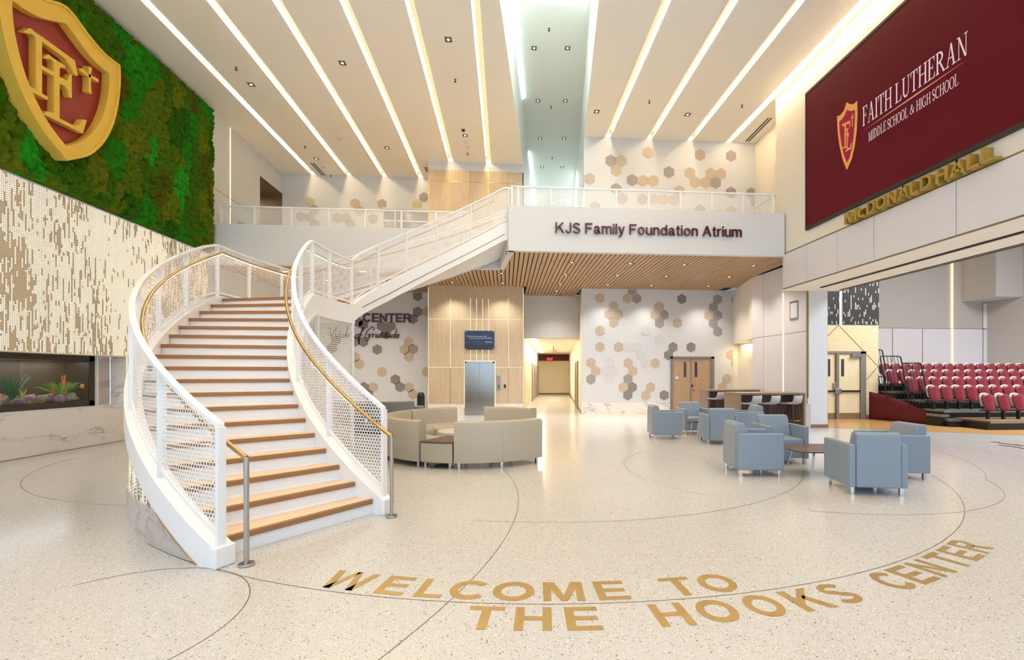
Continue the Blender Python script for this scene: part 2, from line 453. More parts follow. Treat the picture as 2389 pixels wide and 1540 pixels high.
def fit_circle(P):
    W = np.array([tuple(atz(x, y, 0))[:2] for x, y in P])
    A = np.c_[2 * W, np.ones(len(W))]
    s = np.linalg.lstsq(A, (W ** 2).sum(1), rcond=None)[0]
    a = [math.atan2(w[1] - s[1], w[0] - s[0]) for w in W]
    return s[0], s[1], math.sqrt(s[2] + s[0] ** 2 + s[1] ** 2), np.unwrap(a)
def strip_arc(c, a0, a1, n=120, w=.0035):
    rows = [[(c[0] + r * math.cos(a), c[1] + r * math.sin(a), .0012) for r in (c[2] - w, c[2] + w)] for a in np.linspace(a0, a1, n)]
    return MB().grid(rows)
RING = (.776, 9.861, 6.732)
arcs = [(RING, math.radians(-128), math.radians(25))]
for P, e0, e1 in (
    ([(206.8, 1357), (334, 1334), (445.4, 1327.4), (525, 1331.6), (569.5, 1353.8), (585.4, 1380.9), (575.9, 1412.7), (525, 1462), (385, 1539.3)], .1, .3),
    ([(1180, 1101), (1198, 1125.5), (1209.5, 1167.7), (1198, 1222), (1180, 1253.6), (1146, 1300), (1096, 1355.7), (1046.4, 1405.5), (935, 1499.2)], .12, .3),
    ([(1862.6, 1084.8), (1874.7, 1102.9), (1867, 1127), (1813, 1157), (1692, 1188.8), (1511.5, 1211.4), (1376, 1217.4), (1195, 1218.3)], .1, .1),
    ([(2300, 1118.3), (2280, 1089), (2235.7, 1068)], 0, .4),
    ([(2300, 1119.5), (2329, 1134.7), (2344.4, 1153.4), (2336, 1168.6), (2247.4, 1193), (2083.8, 1201.3)], 0, .3),
    ([(127, 1085), (63.6, 1100), (47.7, 1115), (63.6, 1136), (149.5, 1159.8), (270, 1183.6)], .2, .05),
    ([(1484, 1059), (1454, 1077), (1466, 1095), (1535.6, 1128.5), (1623, 1151.7)], .3, .05)):
    x, y, r, a = fit_circle(P)
    s = 1 if a[-1] > a[0] else -1
    arcs.append(((x, y, r), a[0] - s * e0, a[-1] + s * e1))
for c, a0, a1 in arcs:
    strip_arc(c, a0, a1).build('divider_strip', M['divider'], floor)

# ------------------------------------------------------------------ walls
def wallx(name, mat, X, y0, y1, z0, z1, parent=None, th=.0):
    mb = MB().quad((X, y0, z0), (X, y1, z0), (X, y1, z1), (X, y0, z1), uv=[(y0, z0), (y1, z0), (y1, z1), (y0, z1)])
    return mb
# left wall: backlit panel, marble plinth, recess for the aquarium, moss above
YA = 11.77; ZA0, ZA1 = .87, 2.02
lw = MB()
lw.quad((XL, 14.8, 5.3), (XL, 17.8, 5.3), (XL, 17.8, ZC), (XL, 14.8, ZC))
lw.quad((XL, 17.8, 9.05), (XL, 19.6, 9.05), (XL, 19.6, ZC), (XL, 17.8, ZC))
lw.quad((XL, 14.8, 0), (XL, 19.6, 0), (XL, 19.6, 5.3), (XL, 14.8, 5.3))
lw.quad((XL - .05, Y0, 5.2), (XL - .05, 14.8, 5.2), (XL - .05, 14.8, ZC + .3), (XL - .05, Y0, ZC + .3))
wall_left = struct('wall_left', lw, M['white'])
gp = MB()
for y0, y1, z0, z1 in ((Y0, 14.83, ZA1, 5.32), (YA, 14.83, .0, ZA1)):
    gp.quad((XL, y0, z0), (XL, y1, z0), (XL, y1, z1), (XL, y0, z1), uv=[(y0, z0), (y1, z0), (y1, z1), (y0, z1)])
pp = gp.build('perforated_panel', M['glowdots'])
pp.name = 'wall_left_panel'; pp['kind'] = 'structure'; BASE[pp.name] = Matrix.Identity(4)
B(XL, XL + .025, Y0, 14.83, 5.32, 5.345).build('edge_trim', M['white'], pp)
B(XL - .36, XL + .02, Y0, YA + .02, ZA1, ZA1 + .02).build('recess_trim', M['cream'], pp)
mb = MB()
mb.box(XL - .02, XL + .02, Y0, YA + .12, 0, ZA0)
mb.quad((XL - .36, Y0, ZA0), (XL + .02, Y0, ZA0), (XL + .02, YA + .1, ZA0), (XL - .36, YA + .1, ZA0))
mb.quad((XL - .36, YA, ZA0), (XL, YA, ZA0), (XL, YA, ZA1), (XL - .36, YA, ZA1))
struct('wall_left_plinth', mb, M['marble'])
struct('baseboard_left', B(XL + .018, XL + .03, Y0, YA + .12, 0, .012), M['brass'])
# upper hall at the end of the left wall
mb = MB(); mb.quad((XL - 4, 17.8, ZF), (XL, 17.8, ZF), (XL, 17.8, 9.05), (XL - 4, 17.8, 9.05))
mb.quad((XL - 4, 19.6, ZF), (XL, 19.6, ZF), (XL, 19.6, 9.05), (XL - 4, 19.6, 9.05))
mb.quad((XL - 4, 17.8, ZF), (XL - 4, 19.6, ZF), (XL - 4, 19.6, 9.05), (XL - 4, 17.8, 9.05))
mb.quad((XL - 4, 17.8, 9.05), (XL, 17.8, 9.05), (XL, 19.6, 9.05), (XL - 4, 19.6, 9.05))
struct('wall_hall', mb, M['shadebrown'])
# brass reveal, seam and vertical light line on the upper left wall
tr = MB(); tr.box(XL, XL + .012, 14.98, 15.02, 5.3, 7.52)
tr.box(XL, XL + .006, 14.98, 17.8, 7.47, 7.49); struct('trim_1', tr, M['brass'])
B(XL, XL + .012, 15.93, 15.96, ZT - .2, 9.84).build('light_line', M['led'], wall_left)

# moss wall: lumpy relief
def build_moss():
    rs = np.random.RandomState(3)
    ny, nz = 470, 222
    ys = np.linspace(5.6, 14.79, ny); zs = np.linspace(5.35, 9.80, nz)
    Yg, Zg = np.meshgrid(ys, zs)
    H = np.zeros_like(Yg)
    for cell, amp in ((.60, .06), (.25, .06), (.12, .12)):
        oy, oz = np.floor(Yg / cell), np.floor(Zg / cell)
        d = np.full(Yg.shape, 9.0)
        jit = rs.rand(400, 400, 2)
        for a in (-1, 0, 1):
            for b in (-1, 0, 1):
                cy, cz = (oy + a).astype(int), (oz + b).astype(int)
                j = jit[cy % 400, cz % 400]
                d = np.minimum(d, np.hypot((cy + j[..., 0]) * cell - Yg, (cz + j[..., 1]) * cell - Zg) / cell)
        H += amp * np.sqrt(np.clip(1 - (d * (1.25 if cell < .2 else 1.0)) ** 2, 0, 1))
    e = np.minimum(1, np.minimum(Zg - 5.35, np.minimum(9.80 - Zg, 14.79 - Yg)) / .05)
    H = .02 + H * np.clip(e, 0, 1)
    verts = np.stack([XL + H, Yg, Zg], -1).reshape(-1, 3)
    mb = MB(); mb.v = [tuple(p) for p in verts]
    mb.f = [[i * ny + j, i * ny + j + 1, (i + 1) * ny + j + 1, (i + 1) * ny + j] for i in range(nz - 1) for j in range(ny - 1)]
    mb.uv = [None] * len(mb.f)
    n0 = len(mb.v)
    o = mb.build('moss_wall', M['moss'], smooth=80, fix=False)
    return tag(o, 'green preserved moss covering the upper left wall around the shield', 'moss wall', kind='stuff')
build_moss()

# ------------------------------------------------------------------ ceiling with recessed light coves and the roof trough
SL = [-7.95, -6.5, -5.05, -3.57, -2.13, -.67]; SR = [3.55, 5.03, 6.5, 7.92]; HW = .1
TL = [atz(1166, 0, ZC), atz(1222, 390, ZC)]; TR = [atz(1397, 0, ZC), atz(1362, 330, ZC)]
def on_line(L, y):
    d = L[1] - L[0]; return L[0].x + d.x * (y - L[0].y) / d.y
YS = 9.6
ce = MB()
def cq(x0, x1, y0, y1): ce.quad((x0, y0, ZC), (x1, y0, ZC), (x1, y1, ZC), (x0, y1, ZC))
def endl(x): return YT if x > TX0 else YLW
edges = [XL - .05]
for c in SL: edges += [c - HW, c + HW]
for i in range(0, len(edges) - 1, 2):
    a, b = edges[i], edges[i + 1]
    if a < TX0 < b: cq(a, TX0, Y0, YLW + .1); cq(TX0, b, Y0, YT)
    else: cq(a, b, Y0, endl(b) + (.1 if b < TX0 else 0))
a = SL[-1] + HW
cq(a, SR[0] - HW, Y0, YS)
ce.quad((a, YS, ZC), (on_line(TL, YS), YS, ZC), (on_line(TL, YT), YT, ZC), (a, YT, ZC))
ce.quad((on_line(TR, YS), YS, ZC), (SR[0] - HW, YS, ZC), (SR[0] - HW, YRU, ZC), (on_line(TR, YRU), YRU, ZC))
for i in range(3): cq(SR[i] + HW, SR[i + 1] - HW, Y0, YRU)
cq(SR[3] + HW, 9.2, Y0, YRU)
ceiling = struct('ceiling', ce, M['ceil'])
for i, c in enumerate(SL + SR):
    y1 = (YT if c > TX0 else YLW) if i < 6 else YRU
    t = thing('ceiling_light', 'long recessed cove light strip in the ceiling, %s' % (
        ['nearest the moss wall', 'second from the moss wall', 'third from the moss wall', 'fourth, ending left of the wood tower', 'above the left half of the wood tower', 'just left of the roof trough',
         'first on the right of the roof trough', 'second on the right of the roof trough', 'third on the right of the roof trough', 'along the top of the big screen wall'][i]), 'ceiling light', (c, 8, ZC), 0, 'ceiling light strips')
    h = MB(); y0 = Y0
    h.quad((c - HW, y0, ZC), (c - HW, y1, ZC), (c - HW, y1, ZC + .16), (c - HW, y0, ZC + .16))
    h.quad((c + HW, y0, ZC), (c + HW, y1, ZC), (c + HW, y1, ZC + .16), (c + HW, y0, ZC + .16))
    h.quad((c - HW, y0, ZC + .16), (c + HW, y0, ZC + .16), (c + HW, y1, ZC + .16), (c - HW, y1, ZC + .16))
    h.build('housing', M['ceil'], t)
    s = -1 if i < 6 else 1
    m_ = c + (-.045 if i < 6 else .045)
    x0, x1 = (c - HW + .005, m_) if i < 6 else (m_, c + HW - .005)
    zl = ZC + (.13 if i < 9 else .004)
    if i == 9: x0, x1 = c - HW + .005, c - .045
    B(x0, x1, y0, y1 - .35, zl, zl + .025).build('led_strip', M['cove'], t)
    x0, x1 = (m_, c + HW - .002) if i < 6 else (c - HW + .002, m_)
    B(x0, x1, y0, y1 - .05, ZC + .12, ZC + .15).build('lens', M['coveglow'], t)  # glowing band in place of the lit housing top, not a separate lens
# trough
ZR = 12.05
tr = MB(); YE = 31.0
def tq(L, y0, y1, z0, z1): tr.quad((on_line(L, y0), y0, z0), (on_line(L, y1), y1, z0), (on_line(L, y1), y1, z1), (on_line(L, y0), y0, z1))
tq(TL, YS, YT, ZC, ZR); tq(TL, YT, YE, ZF, ZR); tq(TR, YS, YRU, ZC, ZR); tq(TR, YRU, YE, ZF, ZR)
tr.quad((on_line(TL, YS), YS, ZR), (on_line(TR, YS), YS, ZR), (on_line(TR, YE), YE, ZR), (on_line(TL, YE), YE, ZR))
tr.quad((on_line(TL, YS), YS, ZC), (on_line(TR, YS), YS, ZC), (on_line(TR, YS), YS, ZR), (on_line(TL, YS), YS, ZR))
tr.quad((on_line(TL, YE), YE, ZF), (on_line(TR, YE), YE, ZF), (on_line(TR, YE), YE, ZR), (on_line(TL, YE), YE, ZR))
trough = struct('ceiling_trough', tr, M['greenglass'])
for y0, y1 in ((YS + .1, 12.75),):
    mb = MB().quad((on_line(TL, y0) + .12, y0, ZR - .02), (on_line(TR, y0) - .12, y0, ZR - .02), (on_line(TR, y1) - .12, y1, ZR - .02), (on_line(TL, y1) + .12, y1, ZR - .02))
    sk = mb.build('window_skylight', M['daylens']); sk['kind'] = 'structure'
for y0, y1 in ((11.0, 17.2), (21.3, 30)):      # slim cool cove light along the left edge of the trough
    mb = MB().add([(on_line(TL, y0) + .02, y0, ZR - .03), (on_line(TL, y0) + .06, y0, ZR - .03), (on_line(TL, y1) + .06, y1, ZR - .03), (on_line(TL, y1) + .02, y1, ZR - .03),
                   (on_line(TL, y0) + .02, y0, ZR - .01), (on_line(TL, y0) + .06, y0, ZR - .01), (on_line(TL, y1) + .06, y1, ZR - .01), (on_line(TL, y1) + .02, y1, ZR - .01)],
                  [(0, 1, 2, 3), (4, 7, 6, 5), (0, 4, 5, 1), (1, 5, 6, 2), (2, 6, 7, 3), (3, 7, 4, 0)])
    mb.build('light_line', M['coolled'], trough)
# ------------------------------------------------------------------ right wall with bulkhead
YRE = 13.1
rw = MB()
rw.box(XR, XR + .5, Y0, YRE, 5.12, ZC)
wall_right = struct('wall_right', rw, M['cream'])
bh = MB(); ys = [12.72, 11.65, 10.52, 9.41, 7.58, 6.48, 5.4, 4.3, 3.2, 2.1, 1.0, 0, -1.1, Y0]
for a, b in zip(ys[:-1], ys[1:]): bh.box(XR - .03, XR, b + .008, a - .008, 4.10, 5.08)
bulk = struct('wall_right_bulkhead', bh, M['panelw'], bevel=.004)
B(XR - .012, XR + .02, Y0, 12.72, 4.08, 5.12).build('reveal_strip', M['reveal'], bulk)
ub = MB(); ub.quad((XR - .02, Y0, 4.08), (XR + 1.85, Y0, 4.08), (XR + 1.85, 12.9, 4.08), (XR - .02, 12.9, 4.08))
ub.box(XR + 1.78, XR + 1.85, Y0, 12.9, 4.08, 4.30)
ub.quad((XR + 1.85, Y0, 4.3), (XR + 1.85, 12.9, 4.3), (XR + 1.85, 12.9, 9), (XR + 1.85, Y0, 9))
ub.build('bulkhead_soffit', M['cream'], bulk)
tk = MB(); tk.box(XR + .82, XR + .90, Y0, 12.3, 4.055, 4.081); tk.box(XR + 1.66, XR + 1.70, Y0, 12.6, 4.065, 4.081)
tk.build('door_track', M['black'], bulk)
# panelled wall under the bulkhead, column, recess
pw = [Vector((8.80, 15.62)), Vector((8.95, 12.90))]
def pwp(f, off=0.0):
    p = pw[0].lerp(pw[1], f); n = Vector((-1, -.055)).normalized(); return p + n * off
mb = MB(); mb.prism([tuple(pwp(0)), tuple(pwp(1)), (9.60, 12.90), (9.6, 15.62)], 0, ZS)
panelwall = struct('wall_panelled', mb, M['reveal'])
f_of = lambda x: (lambda d: (lambda t: t)(0))(0)
def pf(x):      # fraction along the panelled wall seen at column x
    d = ray(x, 700); best = min((abs((pwp(k / 400).x / pwp(k / 400).y) - d[0] / d[1]), k / 400) for k in range(401)); return best[1]
fs = [0, pf(1782.5), pf(1828.8), 1.0]
zs = [0, 2.88, ZS]
pm = MB()
for i in range(3):
    for j in range(2):
        a, b = fs[i] + .004, fs[i + 1] - .004
        A_, B_ = pwp(a, .02), pwp(b, .02); A0, B0 = pwp(a, -.005), pwp(b, -.005)
        pm.prism([tuple(A_), tuple(A0), tuple(B0), tuple(B_)], zs[j] + .008, zs[j + 1] - .008)
pm.build('wall_panel', M['panelw'], panelwall)
q = fs[2]; a, b = pwp(q - .006, .03), pwp(q + .006, .03); a0, b0 = pwp(q - .006, 0), pwp(q + .006, 0)
MB().prism([tuple(a), tuple(a0), tuple(b0), tuple(b)], .1, 4.2).build('light_line', M['led'], panelwall)
mb = MB(); a, b = pwp(pf(1845), .045), pwp(pf(1864), .045); a0, b0 = pwp(pf(1845), .021), pwp(pf(1864), .021)
mb.prism([tuple(a), tuple(a0), tuple(b0), tuple(b)], 3.28, 3.86)
hatch = tag(mb.build('access_hatch', M['steel'], bevel=.004), 'small square metal access hatch on the white panelled wall', 'hatch')
a2, b2 = pwp(pf(1848), .06), pwp(pf(1863), .06); a3, b3 = pwp(pf(1848), .04), pwp(pf(1863), .04)
MB().prism([tuple(a2), tuple(a3), tuple(b3), tuple(b2)], 3.34, 3.80).build('hatch_cover', M['panelw'], hatch)
co = MB(); co.box(8.96, 9.58, 12.88, 13.5, 0, 4.08)
column = struct('column', co, M['white'])
struct('baseboard_right', B(8.94, 9.595, 12.862, 13.51, 0, .1), M['basebrown'])
B(8.94, 8.975, 12.855, 12.88, .9, 4.06).build('edge_strip', M['brass'], column)
gl = MB(); gl.box(8.72, 8.98, 12.78, 12.86, 0, .72)
tag(gl.build('marble_stub', M['marblegray']), 'short marble stub wall standing against the white column', 'stub wall')
# hanging box right of the hexagon wall, wall below
mb = MB(); mb.prism([(9.36, YRL), (8.80, 15.64), (10.2, 15.64), (10.2, YRL)], 2.86, ZS)
struct('wall_box', mb, M['cream'])
struct('wall_recess', MB().quad((9.3, YRL + .06, 0), (10.6, YRL + .06, 0), (10.6, YRL + .06, 2.9), (9.3, YRL + .06, 2.9)), M['cream'])
struct('wall_recess_side', MB().quad((9.6, 15.6, 0), (9.6, YRL + .1, 0), (9.6, YRL + .1, 2.9), (9.6, 15.6, 2.9)), M['cream'])
# upper right corner behind the screen wall
mb = MB(); mb.quad((8.9, YRE, ZF), (8.9, YRU, ZF), (8.9, YRU, ZC), (8.9, YRE, ZC)); mb.quad((XR + .5, YRE, ZF), (8.9, YRE, ZF), (8.9, YRE, ZC), (XR + .5, YRE, ZC))
struct('wall_corner', mb, M['cream'])
tm = MB(); tm.box(8.885, 8.9, YRE, YRU, 7.5, 7.515); tm.box(8.885, 8.9, 14.6, 14.615, ZF, 7.5); struct('trim_2', tm, M['reveal'])

# ------------------------------------------------------------------ hexagon walls
def hexwall(name, x0, x1, Y, z0, z1, mat=M['white']):
    return struct(name, B(x0, x1, Y, Y + .12, z0, z1), mat)
HR = .213
def hexes(parent, Y, pts, sc, ox, oy, clip, r=HR):
    m = {'t': 'hextan', 'g': 'hexgray', 'd': 'hexdark', 'p': 'hexpale'}
    for x, y, k in pts:
        c = aty(ox + x / sc, oy + y / sc, Y)
        P = [(c.x + r * math.sin(a), c.z + r * math.cos(a)) for a in [k2 * math.pi / 3 for k2 in range(6)]]
        for ax, lim, sg in ((0, clip[0], 1), (0, clip[1], -1), (1, clip[2], 1), (1, clip[3], -1)):
            Q = []
            for i in range(len(P)):
                a, b = P[i], P[(i + 1) % len(P)]
                ia, ib = sg * (a[ax] - lim) >= 0, sg * (b[ax] - lim) >= 0
                if ia: Q.append(a)
                if ia != ib:
                    t = (lim - a[ax]) / (b[ax] - a[ax]); Q.append((a[0] + t * (b[0] - a[0]), a[1] + t * (b[1] - a[1])))
            P = Q
            if len(P) < 3: break
        if len(P) < 3: continue
        MB().slab([(p[0], Y - .002, p[1]) for p in P], (0, -.008, 0)).build('hexagon_panel', M[m[k]], parent)
XRL = aty(1357, 800, YRL).x
wrl = hexwall('wall_back_right', XRL, 9.36, YRL, 0, ZS)
hexes(wrl, YRL, [(922, 367, 't'), (1047, 440, 't'), (1211, 297, 'g'), (1170, 371, 't'), (1253, 372, 'g'), (1658, 376, 'd'), (1979, 380, 'g'), (2140, 381, 't'), (1456, 446, 't'), (1940, 450, 'g'),
    (1005, 515, 't'), (1089, 515, 't'), (1416, 519, 't'), (1498, 520, 'g'), (1900, 523, 't'), (1980, 524, 'g'), (1047, 588, 't'), (1457, 592, 'g'), (1619, 591, 't'), (1940, 595, 'g'), (923, 660, 't'), (1980, 668, 'g'),
    (923, 806, 't'), (1090, 806, 't'), (1579, 808, 'd'), (1741, 808, 'd'), (1538, 880, 'd'), (2100, 876, 't'), (841, 950, 't'), (1176, 952, 't'), (1418, 952, 't'), (2142, 950, 't'), (883, 1023, 't'), (1217, 1023, 't'),
    (841, 1097, 'g'), (1175, 1095, 'g'), (2062, 1094, 't'), (1131, 1168, 't'), (1213, 1168, 'd'), (1377, 1168, 't'), (2022, 1168, 't'), (1173, 1240, 'd'), (1336, 1240, 't'), (1499, 1240, 'd'),
    (1335, 660, 'p'), (1457, 738, 'p'), (1173, 806, 'p'), (1257, 806, 'p'), (1297, 880, 'p'), (1007, 950, 'p'), (965, 1024, 'p'), (1049, 1024, 'p'), (1335, 952, 'p'), (1007, 1097, 'p')], 3.85, 1160, 600, (XRL, 9.35, .4, ZS - .02))
struct('baseboard_back', B(XRL - .01, aty(1563, 900, YRL).x, YRL - .02, YRL, 0, .44), M['marble'])
XRU = aty(1362, 400, YRU).x
wru = hexwall('wall_upper_right', XRU, 8.9, YRU, ZF, ZC)
hexes(wru, YRU, [(874, 886, 't'), (1175, 898, 't'), (1355, 904, 'g'), (658, 932, 'g'), (720, 932, 't'), (689, 987, 't'), (995, 998, 'g'), (1116, 1003, 't'), (1237, 1006, 't'), (1296, 1009, 't'), (536, 1037, 't'),
    (782, 1045, 'g'), (844, 1047, 't'), (905, 1049, 't'), (1146, 1057, 't'), (1207, 1059, 't'), (1266, 1060, 'g'), (689, 1096, 'g'), (1056, 1108, 't'), (1355, 1117, 'g'), (1473, 1121, 'g'),
    (724, 1153, 'g'), (841, 1157, 'g'), (906, 1157, 't'), (966, 1158, 't'), (1026, 1160, 't'), (1500, 1172, 'g'), (567, 1201, 'g'), (1175, 1220, 'g'), (1355, 1225, 't')], 2.484, 1160, 0, (XRU, 8.88, ZF, ZC))
wll = hexwall('wall_back_left', XL, TX0, YLW, 0, ZS)
hexes(wll, YLW, [(918, 170, 'd'), (918, 292, 'd'), (883, 349, 'd'), (990, 292, 't'), (453, 372, 'd'), (495, 395, 'd'), (638, 405, 'd'), (710, 405, 'd'), (674, 466, 'd'), (430, 525, 'd'), (495, 527, 'd'), (282, 515, 'd'), (250, 575, 'd'),
    (848, 527, 't'), (815, 588, 't'), (884, 585, 'g'), (849, 645, 't'), (603, 588, 'd'), (428, 645, 't'), (463, 703, 't'), (640, 763, 't'), (990, 763, 't'), (745, 822, 'd'), (780, 880, 'd'), (850, 883, 't'), (884, 938, 't'),
    (498, 882, 'd'), (569, 882, 't'), (533, 940, 'd')], 3.348, 700, 640, (XL, TX0 - .01, .3, ZS - .02), .222)
wlu = hexwall('wall_upper_left', XL, TX0, YLW, ZF, ZC + .02)
hexes(wlu, YLW, [(762, 728, 't'), (797, 786, 'g'), (697, 837, 'g'), (762, 842, 'g'), (797, 893, 'g'), (1095, 738, 't'), (1130, 795, 't'), (963, 845, 'g'), (1030, 845, 'g'), (1063, 893, 'g'), (1292, 742, 'g'), (1227, 852, 'g'),
    (1551, 748, 't'), (1600, 692, 'g')], 3.143, 480, 240, (XL, TX0 - .01, ZF, ZC), .222)
# glazed opening upstairs, left of the tower
w = thing('window_1', None, None, tuple(aty(960, 530, YLW - .03))); w['kind'] = 'structure'
p0, p1 = aty(894, 487, YLW - .03), aty(999, 530, YLW - .03)
B(p0.x, TX0 + .05, YLW - .03, YLW - .005, ZF, p0.z).build('pane', M['darkglass'], w)
fr = MB(); fr.box(p0.x - .03, TX0 + .05, YLW - .08, YLW - .02, p0.z - .03, p0.z + .04)
for xx in (894, 922, 938):
    x_ = aty(xx, 500, YLW - .05).x; fr.box(x_ - .03, x_ + .03, YLW - .08, YLW - .02, ZF, p0.z)
zz = aty(930, 516, YLW - .05).z; fr.box(p0.x, TX0 + .05, YLW - .07, YLW - .02, zz - .03, zz + .03)
fr.build('window_frame', M['white'], w)

# ------------------------------------------------------------------ upper floors and wood soffit
up = MB()
up.prism([(XL, YB + .17), (-.0, YB + .17), (.26, YK + .17), (XR + .4, YK + .17), (XR + .4, YRU + .1), (9.0, YRU + .1), (9.0, 34), (XL - 4, 34), (XL - 4, YB + 2.9), (XL, YB + 2.9)], ZF - .25, ZF)
struct('floor_upper', up, M['cream'])
fa = MB()
fa.box(XL, -.2, YB, YB + .16, ZS - .03, ZT)
fa.box(.08, XR - .035, YK, YK + .16, ZS - .03, ZT)
fa.prism([(.08, YK), (.24, YK + .05), (-.04, YB + .1), (-.2, YB)], ZS - .03, ZT)
struct('wall_fascia', fa, M['white'], bevel=.004)
# slats run front to back below a dark void
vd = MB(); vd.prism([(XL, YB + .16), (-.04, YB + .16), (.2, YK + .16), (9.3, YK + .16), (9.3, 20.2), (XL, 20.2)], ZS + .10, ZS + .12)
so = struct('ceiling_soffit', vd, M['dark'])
sl = MB(); pitch = .139; x = XL + .02
while x < 9.3:
    y0 = YB + .16 if x < -.05 else YK + .16
    y1 = 20.1
    if x + .109 > XRL and x < 9.4: y1 = YRL
    if x < TX0 - .1: y1 = YLW
    if TX0 - .1 <= x < TX1: y1 = YT
    if x > 8.7: y1 = 17.5; y0 = 15.2
    sl.box(x, x + .109, y0, y1, ZS, ZS + .045); x += pitch
sl.build('soffit_slats', M['slat'], so)

# ------------------------------------------------------------------ elevator tower
tw = MB(); tw.box(TX0, TX1, YT, 22.0, .43, 9.54)
tower = struct('wall_elevator', tw, M['oak'])
B(TX0 - .002, TX1 + .002, YT - .004, 22, 9.54, ZC).build('white_band', M['white'], tower)
B(TX0 - .005, TX1 + .005, YT - .012, 22, 0, .44).build('marble_base', M['marble'], tower)
B(TX1 - .03, TX1 + .004, YT - .01, 22, .44, 9.54).build('side_panel', M['oakside'], tower)
E_ = lambda x, y: aty(x, y, YT)
zA, zB, zC_ = E_(1050, 857.5).z, E_(1050, 744.5).z, 9.1
zD = E_(1120, 843).z; zP0, zP1 = E_(1120, 816).z, E_(1120, 772).z; zTop = E_(1120, 697).z
sx = lambda x: E_(x, 800).x
ll = MB()
for x, a, b in ((1050.6, zA, zTop), (1186.4, zA, zTop), (1097.6, zD, zTop), (1111.9, zD, zTop), (1126, zD, zTop), (1139.9, zD, zTop)):
    ll.box(sx(x) - .008, sx(x) + .008, YT - .006, YT, a, b)
for z in (zA, zB):
    for a, b in ((TX0, sx(1085)), (sx(1154), TX1)) if z == zA else ((TX0, TX1),): ll.box(a, b, YT - .006, YT, z - .007, z + .007)
ll.box(TX1 - .012, TX1 + .008, YT - .012, YT, .5, 4.98); ll.box(TX0 - .004, TX0 + .008, YT - .006, YT, .5, 4.98)
ll.build('light_line', M['led_soft'], tower)
gs = MB()
for x in (1050.6, 1186.4): gs.box(sx(x) - .008, sx(x) + .008, YT - .004, YT, .44, zA)
gs.box(TX0, TX1, YT - .004, YT, zC_ - .012, zC_ + .012)
for x in (1049, 1097, 1138.6, 1184): gs.box(sx(x) - .01, sx(x) + .01, YT - .004, YT, ZF, 9.54)
gs.box(TX1 - .03, TX1 + .006, YT - .01, YT, ZF, 9.54); gs.box(TX0 - .004, TX0 + .02, YT - .004, YT, ZF, 9.54)
gs.build('reveal_strip', M['brass'], tower)
# elevator
ex0, ex1 = sx(1085.5), sx(1153); ez = E_(1120, 845).z
el = thing('elevator_door', 'two-leaf brushed steel elevator door in the oak tower', 'elevator door', ((ex0 + ex1) / 2, YT - .02, 0))
fr = MB(); fr.box(ex0 - .02, ex0 + .05, YT - .05, YT, 0, ez + .03); fr.box(ex1 - .05, ex1 + .02, YT - .05, YT, 0, ez + .03); fr.box(ex0 - .02, ex1 + .02, YT - .05, YT, ez - .04, ez + .03)
fr.build('door_frame', M['steel'], el, bevel=.006)
g = MB(); g.box(ex0 - .045, ex0 - .02, YT - .02, YT, .3, ez + .05); g.box(ex1 + .02, ex1 + .045, YT - .02, YT, .3, ez + .05); g.box(ex0 - .045, ex1 + .045, YT - .02, YT, ez + .03, ez + .055)
g.build('light_line', M['led_soft'], el)
xm = (ex0 + ex1) / 2
B(ex0 + .05, xm - .004, YT - .03, YT - .013, .01, ez - .04).build('door_leaf', M['brushed'], el)
B(xm + .004, ex1 - .05, YT - .03, YT - .013, .01, ez - .04).build('door_leaf', M['brushed'], el)
B(ex0, ex1, YT - .12, YT - .02, 0, .008).build('sill', M['alu'], el)
# call station and card reader
cs = thing('call_station', 'tall steel elevator call plate with red and black buttons', 'call panel', (sx(1163), YT, 1.2))
c0 = sx(1158.5); c1 = sx(1167.5); z0, z1 = E_(1163, 911).z, E_(1163, 876.5).z
B(c0, c1, YT - .015, YT, z0, z1).build('plate', M['alu'], cs, bevel=.004)
zr = E_(1163, 893).z; B(sx(1161), sx(1165), YT - .022, YT - .015, zr - .03, zr + .05).build('red_label', M['exit'], cs)
for y in (900.5, 904): zr = E_(1163, y).z; B(sx(1162), sx(1164.5), YT - .024, YT - .015, zr - .022, zr + .022).build('button', M['black'], cs, bevel=.004)
zr = E_(1178, 901).z
tag(B(sx(1176), sx(1180), YT - .03, YT, zr - .07, zr + .07).build('card_reader', M['black'], bevel=.006), 'small black card reader on the oak tower right of the call plate', 'card reader')
# ------------------------------------------------------------------ curved staircase
RISE = .1706
CO_, CI_ = Vector((.43, 9.32)), Vector((.36, 8.96))
S0, S1, S2, S3 = .42, 18.0, 24.0, 40.0        # start, landing edge, upper flight, top
def interp(s, xs, ys): return float(np.interp(s, xs, ys))
def ang_o(s): return math.radians(interp(s, [0, 12, 18, 24, 40, 42], [-158.5 - 3.55 * -12 + .0, -158.5, -179.8, -201.0, -265.0, -273.0]))
def ang_i(s): return math.radians(interp(s, [0, 1, 7, 18, 24, 40, 42], [-113.5, -117.4, -140.4, -178.7, -200.0, -264.2, -272.4]))
def R_o(s): return interp(s, [0, 24, 32, 40], [6.0, 6.0, 5.8, 5.42])
def R_i(s): return 4.05
def PO(s, dr=0.0):
    a = ang_o(s); r = R_o(s) + dr; return (CO_.x + r * math.cos(a), CO_.y + r * math.sin(a))
def PI_(s, dr=0.0):
    a = ang_i(s); r = R_i(s) + dr; return (CI_.x + r * math.cos(a), CI_.y + r * math.sin(a))
def zn(s):     # nosing line
    if s <= S1: return RISE * s
    if s <= S2: return RISE * 18
    return RISE * (min(s, 40) - 6)
def ztop(s): return zn(s) + interp(s, [0, 17, 18, 24, 25, 40], [.09, .09, .05, .05, .09, .09])
